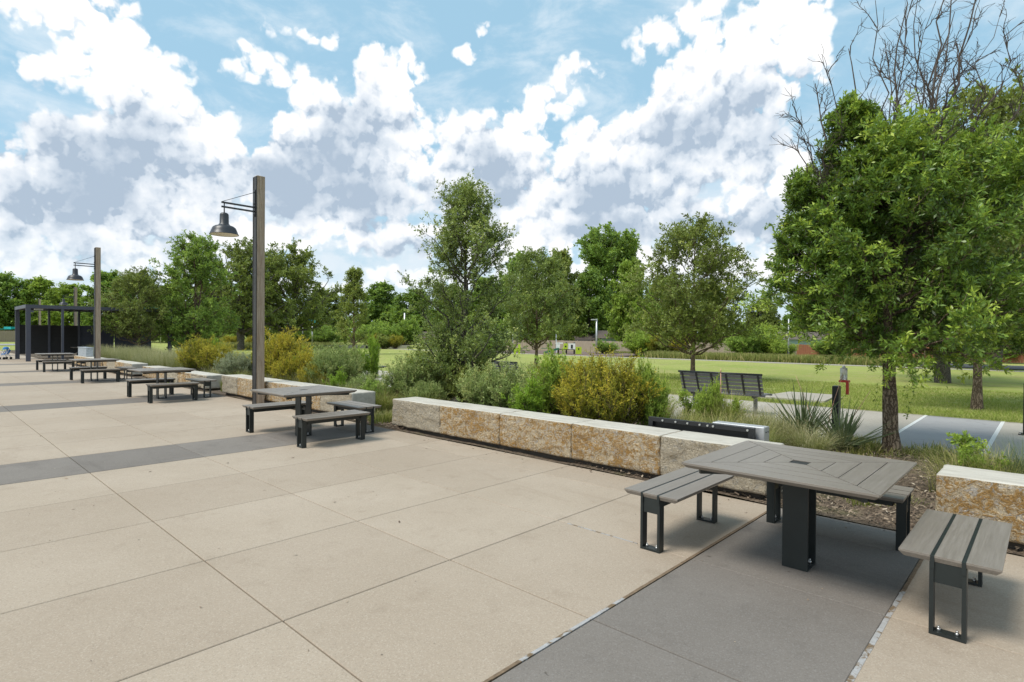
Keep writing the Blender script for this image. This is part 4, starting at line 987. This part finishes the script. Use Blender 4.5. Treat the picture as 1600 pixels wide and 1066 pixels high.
# grasses
def grass_mesh(name, seed, n, H, Rb, spread, w=.006, seg=4, curl=.35):
    g = np.random.default_rng(seed); az = g.uniform(0, 6.283, n); rb = Rb*np.sqrt(g.random(n))
    base = np.c_[np.cos(az+g.normal(0, .8, n))*rb, np.sin(az+g.normal(0, .8, n))*rb, np.zeros(n)]
    h = H*g.uniform(.45, 1.1, n); out = spread*g.uniform(.1, 1., n)*h
    t = np.linspace(0, 1, seg+1); D = np.c_[np.cos(az), np.sin(az)]
    ctr = np.zeros((n, seg+1, 3))
    ctr[:, :, :2] = base[:, None, :2]+D[:, None]*(out[:, None]*t**1.8)[..., None]
    ctr[:, :, 2] = h[:, None]*(t-curl*t**3*(out/h/max(spread, .01))[:, None])
    ww = w*g.uniform(.6, 1.3, n)[:, None]*(1-t*.85)[None]*.5; S = np.c_[-D[:, 1], D[:, 0], np.zeros(n)]
    a = ctr-S[:, None]*ww[..., None]; b = ctr+S[:, None]*ww[..., None]
    V = np.stack([a, b], 2).reshape(-1, 3); I = np.arange(n*(seg+1)*2).reshape(n, seg+1, 2)
    F = np.stack([I[:, :-1, 0], I[:, :-1, 1], I[:, 1:, 1], I[:, 1:, 0]], -1).reshape(-1, 4)
    tint = np.clip(np.repeat(g.beta(2, 2.4, n), seg)+np.tile(np.linspace(-.12, .22, seg), n), 0, 1)
    return np_mesh(name, V, F, tint)
GR = {}
for nm, args in (('a', (71, 900, .85, .18, .6, .008, 5, .3)), ('b', (72, 900, .62, .22, 1.0, .007, 5, .45)), ('c', (73, 900, .95, .34, .4, .007, 4, .15)), ('low', (74, 700, .2, .45, .8, .012, 3, .3))):
    GR[nm] = grass_mesh('grass_'+nm, *args)
def grass(k, leaf, x, y, s, sz, lab, name='grass_clump', group='grass clumps in the planting bed', z=.04):
    me = GR[k]
    if not me.materials: me.materials.append(leaf)
    o = link(name, me, None, None, (x, y, z), (x*5+y*11) % 6.28); o.scale = (s, s, sz)
    if me.materials[0] != leaf: o.material_slots[0].link = 'OBJECT'; o.material_slots[0].material = leaf
    return tag(o, lab, 'grass', group)
grass('a', L_GRASS, 8.9, 4.95, 1.0, .95, 'upright grass clump left of the near park bench')
grass('a', L_PALE, 9.5, 5.25, 1.0, .9, 'pale grass clump behind the golden bush, beside the walkway')
grass('b', L_GRASS, 8.3, 4.2, 1.1, .9, 'arching grass clump behind the left end of the black trough')
grass('b', L_GRASS, 8.6, 3.7, 1.2, .95, 'arching grass clump behind the middle of the black trough')
grass('a', L_GRASS, 9.5, 3.95, 1.05, .95, 'tall grass clump right of the flowering weed')
grass('b', L_PALE, 8.9, 3.25, 1.1, .9, 'straw coloured grass behind the pale grey metal box')
grass('b', L_PALE, 9.7, 3.3, 1.15, .95, 'straw coloured grass left of the yucca by the walkway')
grass('b', L_GRASS, 8.3, 3.0, 1.0, .75, 'green grass clump right of the pale grey metal box')
grass('b', L_PALE, 8.75, 2.45, 1.0, .75, 'reddish straw grass at the foot of the yucca')
grass('low', L_GRASS, 9.6, 2.0, 1.3, .8, 'low yellow green ground cover left of the large oak stem')
grass('low', L_GRASS, 9.9, 1.15, 1.2, .8, 'low ground cover right of the large oak stem')
grass('low', L_GRASS, 8.2, 1.9, 1.0, .5, 'thin low weeds on the bark chips by the nearest table')
grass('low', L_GRASS, 6.9, 1.35, .8, .5, 'scattered weeds between the nearest table and the bark chips')
grass('b', L_GRASS, 7.65, .62, 1.1, .9, 'bushy grass clump behind the left part of the right wall')
grass('b', L_GRASS, 7.6, .35, 1.2, 1.0, 'bushy grass clump beside the thin sapling')
grass('a', L_YUCCA, 7.7, .12, .8, .85, 'dark grass clump behind the wall at the right edge')
grass('b', L_GRASS, 7.2, -.3, 1.2, 1.0, 'grass clump cut by the right edge of the picture')
grass('b', L_PALE, 7.15, 14.1, 1.2, 1.25, 'dry yellow grass just above the lamp post wall')
grass('b', L_PALE, 7.1, 15.0, 1.2, 1.2, 'dry yellow grass below the golden orange bush')
grass('b', L_GRASS, 7.1, 13.1, 1.2, 1.15, 'mixed green grass below the wide sage bush')
grass('b', L_GRASS, 7.1, 8.95, 1.1, .8, 'low green grass in the gap beside the long wall')
grass('low', L_GRASS, 6.35, 9.35, .8, 1.2, 'weeds growing in the gap between long wall and lamp post wall')
grass('a', L_GRASS, 6.3, 17.4, .35, .5, 'weeds growing in the gap left of the lamp post wall')
grass('low', L_GRASS, 5.95, 21.0, .35, .9, 'small weeds at the foot of the third wall')
for i, (gx, gy, k_, lf_, s_) in enumerate(((9.9, 5.6, 'a', L_PALE, .8), (9.2, 4.5, 'b', L_GRASS, 1.0), (9.9, 4.75, 'b', L_PALE, .9), (8.1, 3.45, 'b', L_PALE, 1.), (9.2, 3.65, 'b', L_GRASS, 1.1), (10.1, 3.75, 'b', L_PALE, .9), (9.3, 2.95, 'b', L_PALE, 1.0), (8.3, 2.75, 'low', L_PALE, .8), (8.5, 1.95, 'low', L_GRASS, .8), (7.6, 3.75, 'b', L_PALE, .8), (7.7, 3.15, 'b', L_GRASS, .85), (10.2, 2.2, 'low', L_GRASS, .9))):
    grass(k_, lf_, gx, gy, s_*1.1, s_*.8, ['pale grass beside the walkway behind the golden bush', 'low arching grass under the flowering weed', 'pale grass under the near park bench', 'straw grass behind the black trough, near its right end', 'green grass between bench leg and trough', 'pale grass below the near park bench leg', 'straw grass between the two yuccas', 'straw grass at the right end of the pale grey box', 'low weeds in front of the yucca', 'straw grass close behind the black trough', 'green grass close behind the pale grey box', 'low weeds at the foot of the black bollard'][i])
bed(saplm, L_LIGHT, 9.75, 4.75, .8, .95, 'thin green weed before the left half of the near park bench', 'leafy_plant')
bed(saplm, L_LIGHT, 9.6, 3.95, .7, .85, 'thin green weed before the right half of the near park bench', 'leafy_plant')
bed(leafm, L_GREEN, 9.3, 15.6, .75, .95, 'green bush behind the wide grey sage bush', 'leafy_bush')
bed(goldm, L_GOLD, 8.9, 11.5, .7, .8, 'yellow green bush between the slender oak and the far park bench', 'golden_bush')
bed(sagem, L_SAGE, 8.9, 10.7, .6, .75, 'sage bush behind the gap between the two walls', 'sage_bush')
bed(leafm, L_GREEN, 7.2, 10.9, .45, .5, 'small green bush at the right end of the lamp post wall', 'leafy_bush')
bed(goldm, L_GOLD, 8.5, 6.9, .8, .85, 'olive gold bush behind the arching plant', 'golden_bush')
bed(sproutm, L_LIME, 7.15, 12.5, .9, .8, 'lime green weed just above the right part of the lamp post wall', 'lime_plant')
bed(leafm, L_GREEN, 9.0, 18.0, .8, .9, 'green bush directly behind the tall lamp post', 'leafy_bush')
for i, (gx, gy, lf_) in enumerate(((7.0, 10.4, L_GRASS), (7.0, 11.4, L_PALE), (7.05, 12.0, L_GRASS), (7.1, 15.9, L_PALE), (7.2, 18.6, L_GRASS), (7.1, 20.6, L_PALE), (7.0, 9.2, L_GRASS))):
    grass('b', lf_, gx, gy, 1.2, 1.0, ['green grass in the gap right of the lamp post wall end', 'dry grass at the right end of the lamp post wall', 'green grass above the lamp post wall, right of the lime weed', 'dry grass at the foot of the golden bush beside the lamp post', 'green grass left of the tall lamp post', 'dry grass left of the silver leaved bush', 'green grass behind the left end of the long wall'][i])
gk = 0
for yy in np.arange(25.2, 40, 1.05):
    for xx in (7.3, 8.3, 9.4):
        gk += 1
        o = grass('c', L_PALE, xx+random.uniform(-.25, .25), yy+random.uniform(-.3, .3), random.uniform(1., 1.35), random.uniform(.9, 1.15), 'tall pale feathery grass in the drift behind the farthest wall', group='pale feathery grasses behind the farthest wall')
# yuccas
def yucca_leaf(seed):
    g = np.random.default_rng(seed); seg = 5; L = 1.; t = np.linspace(0, 1, seg+1); bend = g.uniform(.02, .22)
    c = np.c_[L*t*np.cos(bend*t), np.zeros(seg+1), -bend*t**2*.5]; w = .021*(1-t**1.6*.95)
    V = np.concatenate([c+np.c_[0*t, -w, .4*w], c+np.c_[0*t, w, .4*w], c-np.c_[0*t, 0*t, .3*w]]); n = seg+1
    F = [(i, i+1, 2*n+i+1, 2*n+i) for i in range(seg)]+[(2*n+i, 2*n+i+1, n+i+1, n+i) for i in range(seg)]
    return np_mesh('yucca_leaf', V, np.array(F), np.clip(g.beta(2, 2, len(F)), 0, 1))
YL = [yucca_leaf(80+i) for i in range(6)]
for m_ in YL: m_.materials.append(L_YUCCA)
def yucca(x, y, n, L, label, seed, up=.35):
    t = empty('red_yucca', (x, y, .06), 0, label, 'yucca', 'spiky yuccas'); r = random.Random(seed)
    for i in range(n):
        o = link('leaf', YL[i % 6], None, t); el = R(r.uniform(28, 84)); o.rotation_euler = (r.uniform(-.5, .5), -el, r.uniform(0, 6.28))
        s = L*r.uniform(.6, 1.1); o.scale = (s, .8, 1); a = r.uniform(0, 6.28); o.location = (.09*r.random()*math.cos(a), .09*r.random()*math.sin(a), 0)
    return t
yucca(9.4, 2.22, 120, .76, 'dark spiky yucca in front of the black bollard', 1)
yucca(9.75, 2.85, 90, .95, 'spiky yucca left of the black bollard, by the walkway', 2)
sp = empty('plant_stake', (9.7, 4.15, .04), R(10), 'thin pinkish dry flower stalk in front of the near park bench', 'stalk')
MB().cyl((0, 0, 0), (.03, .02, 1.05), .010, .006, n=6).build('stem', PINK, sp); MB().cyl((.03, .02, 1.05), (.032, .02, 1.12), .012, .004, n=6).build('tip', PINK, sp)
for i, (ax, ay, h, lx, ly) in enumerate(((9.75, 2.55, 1.15, .25, -.2), (9.6, 2.3, .95, -.1, -.42), (10.0, 2.7, 1.1, -.28, .25))):
    MB().cyl((ax, ay, .05), (ax+lx*.5, ay+ly*.5, h*.6), .006, .005, n=5).cyl((ax+lx*.5, ay+ly*.5, h*.6), (ax+lx, ay+ly, h), .005, .003, n=5).build('flower_stalk', PINK)
    tag(bpy.context.scene.collection.objects[-1], ['dry flower stalk leaning left beside the bollard', 'dry flower stalk leaning right of the bollard', 'dry flower stalk behind the left yucca'][i], 'stalk', 'dry yucca flower stalks')

# ------------------------------------------------------------------ far things
def fence(p0, p1, h, m, label, n, name='board_fence'):
    a, b = Vector((*p0, 0)), Vector((*p1, 0)); L = (b-a).length; rz = math.atan2(b.y-a.y, b.x-a.x)
    t = empty(name, a, rz, label, 'fence'); r = random.Random(int(L*10))
    per = L/n
    for i in range(n):
        mb = MB(); k = max(3, int(per/.16)); w = per/k
        for j in range(k): mb.box((i*per+j*w+.005, -.012, .02), (i*per+(j+1)*w-.005, .012, h+r.uniform(-.015, .02)))
        mb.build('board_panel', m, t)
        MB().box((i*per-.05, .0125, 0), (i*per+.05, .11, h+.05)).build('post', m, t)
    return t
fence((54.2, 54), (50.2, 15.2), 1.2, FENCEW, 'long weathered board fence behind the playground and bushes', 16)
fence((57.2, 22.8), (53.5, -12), 1.1, REDW, 'red brown board fence beyond the road at right', 14)
fence((-6, 131), (16, 133), 2.0, FENCEW, 'grey board fence at the far left behind the pergola', 9)
# houses behind the fences
def house(loc, rz, w, d, h, wall, label):
    t = empty('house', (*loc, 0), rz, label, 'house')
    MB().box((0, 0, -.04), (w, d, h)).build('wall', wall, t)
    rf = MB(); o = .5; z = h+.001; ridge = h+d*.17
    A = [(-o, -o, z), (w+o, -o, z), (w+o, d+o, z), (-o, d+o, z)]; r_ = [(0, d/2, ridge), (w, d/2, ridge)]
    rf.quad(A[0], A[1], r_[1], r_[0]); rf.quad(A[2], A[3], r_[0], r_[1]); rf.quad(A[3], A[2], A[1], A[0])
    rf.bm.faces.new([rf.bm.verts.new(p) for p in (A[1], A[2], r_[1])]); rf.bm.faces.new([rf.bm.verts.new(p) for p in (A[3], A[0], r_[0])])
    rf.build('roof', ROOF, t)
    for k in range(3):
        x = w*(.2+.3*k); wd = MB().box((x-.55, -.03, .35), (x+.55, -.001, .95)).build('window', WHITE, t)
        MB().box((x-.48, -.045, .42), (x+.48, -.031, .88)).build('pane', GLASS, wd)
    return t
house(at(880, 80)[:2], YAW-math.pi/2, 5, 7, .9, TANWALL, 'low brown roofed house behind the playground')
house(at(940, 74)[:2], YAW-math.pi/2, 5.5, 6, 1.5, SIDING, 'pale blue house behind the fence, right of the grey pole')
house(at(1215, 62)[:2], YAW-math.pi/2-.1, 6, 5, 1.55, SIDING, 'pale blue house behind the red fence')
house(at(655, 92)[:2], YAW-math.pi/2, 6, 6, 1.3, TANWALL, 'brown roofed house behind the slender oak')
# poles
def pole(px, d, h, label, headd=True, r=.06):
    t = empty('light_pole', at(px, d), YAW, label, 'pole', 'grey metal light poles')
    MB().cyl((0, 0, 0), (0, 0, h), r, r*.7, n=10).build('shaft', ALU, t)
    if headd: MB().box((-.1, -.02, h-.12), (.1, .55, h-.02)).build('lamp_head', ALU, t)
    return t
pole(932, 55, 3.4, 'grey metal pole beside the playground', r=.10); pole(1232, 45, 3.2, 'grey metal pole left of the large bright oak by the red fence', False, .07)
pole(381, 72, 3.2, 'thin grey pole left of the tall lamp post, by the low wall', False, .07); pole(422, 80, 3.4, 'grey pole right of the tall lamp post', False, .12); pole(488, 78, 3.3, 'grey pole right of the old oak', False, .12)
pole(632, 85, 5., 'pale pole among the far trees left of the slender oak', False, .16)
def shade_sail(px, d, z, w, label):
    t = empty('shade_canopy', at(px, d), YAW-math.pi/2, label, 'canopy', 'teal shade canopies')
    MB().prism([(-w, -1.5), (w, -1.5), (w, 1.5), (-w, 1.5)], z, z+.08).prism([(-w*.5, -.8), (w*.5, -.8), (w*.5, .8), (-w*.5, .8)], z+.081, z+.5).build('sail', TEAL, t)
    for x in (-w*.9, w*.9): MB().cyl((x, 0, 0), (x, 0, z), .06, n=8).build('post', ALU, t)
shade_sail(484, 82, 3.3, 1.1, 'teal shade canopy right of the old oak trunk'); shade_sail(236, 96, 5.6, 1.8, 'teal shade canopy glimpsed behind the young dark tree'); shade_sail(17, 112, 2.3, 1.4, 'teal shade canopy at the far left over the board fence')
# low concrete wall with dark openings
lw = empty('low_concrete_wall', (0, 0, 0), 0, 'low pale concrete wall with dark slots across the far lawn', 'low wall')
a, b = Vector(at(318, 66)), Vector(at(640, 74)); n = 9
for i in range(n):
    p, q = a+(b-a)*(i/n), a+(b-a)*((i+.86)/n); MB().bar(p+Vector((0, 0, .19)), q+Vector((0, 0, .19)), .3, .42).build('block', PATHC, lw)
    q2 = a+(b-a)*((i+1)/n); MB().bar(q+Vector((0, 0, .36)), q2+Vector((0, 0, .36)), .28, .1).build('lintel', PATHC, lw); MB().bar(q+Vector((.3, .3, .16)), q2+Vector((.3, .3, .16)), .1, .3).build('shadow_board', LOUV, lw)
# playground
P0 = at(885, 54)
pl = empty('play_structure', P0, YAW-math.pi/2, 'small play structure with lime and white panels and a green slide', 'playground'); pl.scale = (.75, .75, .8)
for x in (-1.0, 0., 1.0):
    for y in (-.5, .5): MB().cyl((x, y, 0), (x, y, 1.45), .05, n=8).build('post', STEEL, pl)
MB().box((-1.05, -.55, .55), (1.05, .55, .62)).build('deck', BLACK, pl)
for (x0, x1, z0, z1, m_) in ((-1.4, -.5, 1.25, 1.4, WHITE), (-1.35, -.85, .75, 1.2, WHITE), (-.4, .1, .62, 1.3, LIME), (.2, 1.05, .62, 1.3, WHITE), (1.1, 1.85, .05, .9, LIME)):
    MB().box((x0, -.62, z0), (x1, -.56, z1)).build('panel', m_, pl)
for (x0, x1, z0, z1) in ((-.25, -.05, .85, 1.05), (.5, .75, .7, 1.15), (1.4, 1.55, .55, .75)): MB().box((x0, -.635, z0), (x1, -.621, z1)).build('opening', BLACK, pl)
MB().bar((-1.0, -.7, .62), (-2.9, -.9, .12), .5, .06).bar((-1.0, -.46, .72), (-2.9, -.66, .22), .04, .16).bar((-1.0, -.94, .72), (-2.9, -1.14, .22), .04, .16).build('slide', SLIDE, pl)
gt = empty('spring_toy', at(808, 53), YAW-math.pi/2, 'lime green play panel standing left of the play structure', 'play toy')
MB().box((-.3, -.04, 0), (-.1, .04, .95)).box((.1, -.04, 0), (.3, .04, .95)).box((-.099, -.035, .25), (.099, .035, .6)).build('frame', LIME, gt)
sw = empty('swing_frame', at(835, 58), YAW-math.pi/2, 'grey and lime swing frame left of the play structure', 'swing')
for x in (-2.2, 2.2): MB().bar((x, -.6, 0), (x, 0, 1.9), .07).bar((x, .6, 0), (x, 0, 1.9), .07).build('leg', ALU, sw)
MB().bar((-2.25, 0, 1.93), (2.25, 0, 1.93), .07).build('top_bar', ALU, sw)
for x in (-1, 1):
    MB().bar((x-.2, 0, .5), (x-.2, 0, 1.9), .015).bar((x+.2, 0, .5), (x+.2, 0, 1.9), .015).build('chain', STEEL, sw); MB().box((x-.3, -.12, .44), (x+.3, .12, .49)).build('seat', SLIDE, sw)
# far shrubs and tall grass beyond the lawn
FB = 'bushes along the far side of the lawn'
for i, (px, d, s, sz, leaf, ms, lab) in enumerate((
    (1000, 50, 1.9, 1.6, L_LIGHT, leafm, 'light green bush right of the grey pole'), (1025, 49, 1.5, 1.15, L_GOLD, goldm, 'olive yellow bush below the round lawn oak'), (1045, 48, 1.6, 1.2, L_DARK, leafm, 'dark bush just left of the round lawn oak stem'),
    (1062, 47, 1.4, 1.15, L_GOLD, goldm, 'yellow bush touching the round lawn oak stem'), (1165, 47, 1.9, 1.7, L_GREEN, leafm, 'loose green bush right of the round lawn oak'), (1192, 48, 1.9, 1.9, L_LIGHT, leafm, 'light green bush before the red fence'), (1222, 46, 1.3, 1.1, L_LIGHT, leafm, 'small light bush left of the large bright oak'),
    (583, 70, 1.7, 1.1, L_GOLD, goldm, 'first olive bush in the far row right of the pointed tree'), (600, 70, 2.0, 1.2, L_DARK, leafm, 'dark bush in the far row right of the pointed tree'), (618, 70, 1.6, 1.05, L_GOLD, goldm, 'olive bush ending the far row left of the slender oak'),
    (630, 82, 3.2, 2.8, L_GREEN, leafm, 'tall green bush left of the slender oak'), (585, 84, 3.2, 2.6, L_GREEN, leafm, 'tall green bush right behind the pointed tree'), (510, 80, 2.8, 2.1, L_GREEN, leafm, 'green bush between old oak and pointed tree'), (475, 84, 2.8, 2.2, L_GREEN, leafm, 'green bush behind the old oak trunk'),
    (350, 78, 1.9, 1.3, L_LIGHT, leafm, 'light green bush behind the low wall'), (360, 74, 1.8, .9, L_GOLD, goldm, 'olive bush behind the low wall left of the lamp post'), (395, 74, 1.4, .9, L_GOLD, goldm, 'olive bush behind the low wall beside the lamp post'),
    (700, 60, 2.2, 1.2, L_GREEN, leafm, 'green bush far behind the slender oak stem'), (765, 58, 2.0, 1.2, L_GREEN, leafm, 'green bush left of the lime play panel'), (945, 56, 1.6, .9, L_GREEN, leafm, 'low green bush right of the play structure'), (1300, 46, 1.8, 1.3, L_GREEN, leafm, 'green bush behind the large bright oak, left half'), (1500, 40, 1.5, 1., L_GREEN, leafm, 'green bush behind the large bright oak, right half'), (1580, 42, 1.5, 1., L_GREEN, leafm, 'green bush before the red fence at the right edge'))):
    shrub(ms, leaf, at(px, d), lab, 'far_bush', s, sz, i*1.1, FB)
def tall_grass(n, poly, seed, h, label):
    g = np.random.default_rng(seed); (x0, x1), (y0, y1) = poly
    P = np.c_[g.uniform(x0, x1, n), g.uniform(y0, y1, n), np.zeros(n)]; a = g.uniform(0, 6.283, n); w = g.uniform(.02, .05, n); hh = h*g.uniform(.4, 1.2, n)
    s = np.c_[np.cos(a), np.sin(a), 0*a]*w[:, None]; t = np.c_[g.normal(0, .25, n), g.normal(0, .25, n), np.ones(n)]*hh[:, None]
    V = np.stack([P-s, P+s, P+t], 1).reshape(-1, 3)
    tag(link('tall_grass', np_mesh('tall_grass', V, np.arange(3*n).reshape(n, 3), g.beta(2, 2, n)), L_GRASS), label, 'grass', kind='stuff')
tall_grass(24000, ((41, 43.2), (6, 24)), 91, .55, 'strip of taller meadow grass beyond the far path')
tall_grass(20000, ((24, 40), (64, 80)), 92, .7, 'rough grass on the far left lawn beyond the low wall')
tall_grass(9000, ((49.5, 52), (10, 34)), 93, .22, 'rough grass at the foot of the far board fence')

# far wood closing the horizon
def far_wood(n, seed):
    g = np.random.default_rng(seed); az = g.uniform(-1.0, 1.25, n); d = g.uniform(128, 150, n)
    top = np.array([5.5+3.2*mn.noise((q*26, 3, 1))+2.0*mn.noise((q*70, 8, 4)) for q in az])
    z = top*g.random(n)**.75; an = YAW-az
    P = np.c_[np.cos(an)*d/np.cos(np.clip(az, -.9, .9)), np.sin(an)*d/np.cos(np.clip(az, -.9, .9)), z]
    D = unit(g.normal(size=(n, 3))); L = g.uniform(.5, 1.1, n); v, fc = leaves(P, D, L, L*.6, g)
    tag(link('far_wood', np_mesh('far_wood', v, fc, g.beta(2, 2, n)), L_GREEN), 'distant mass of trees closing the horizon behind the park', 'wood', kind='stuff')
far_wood(60000, 97)
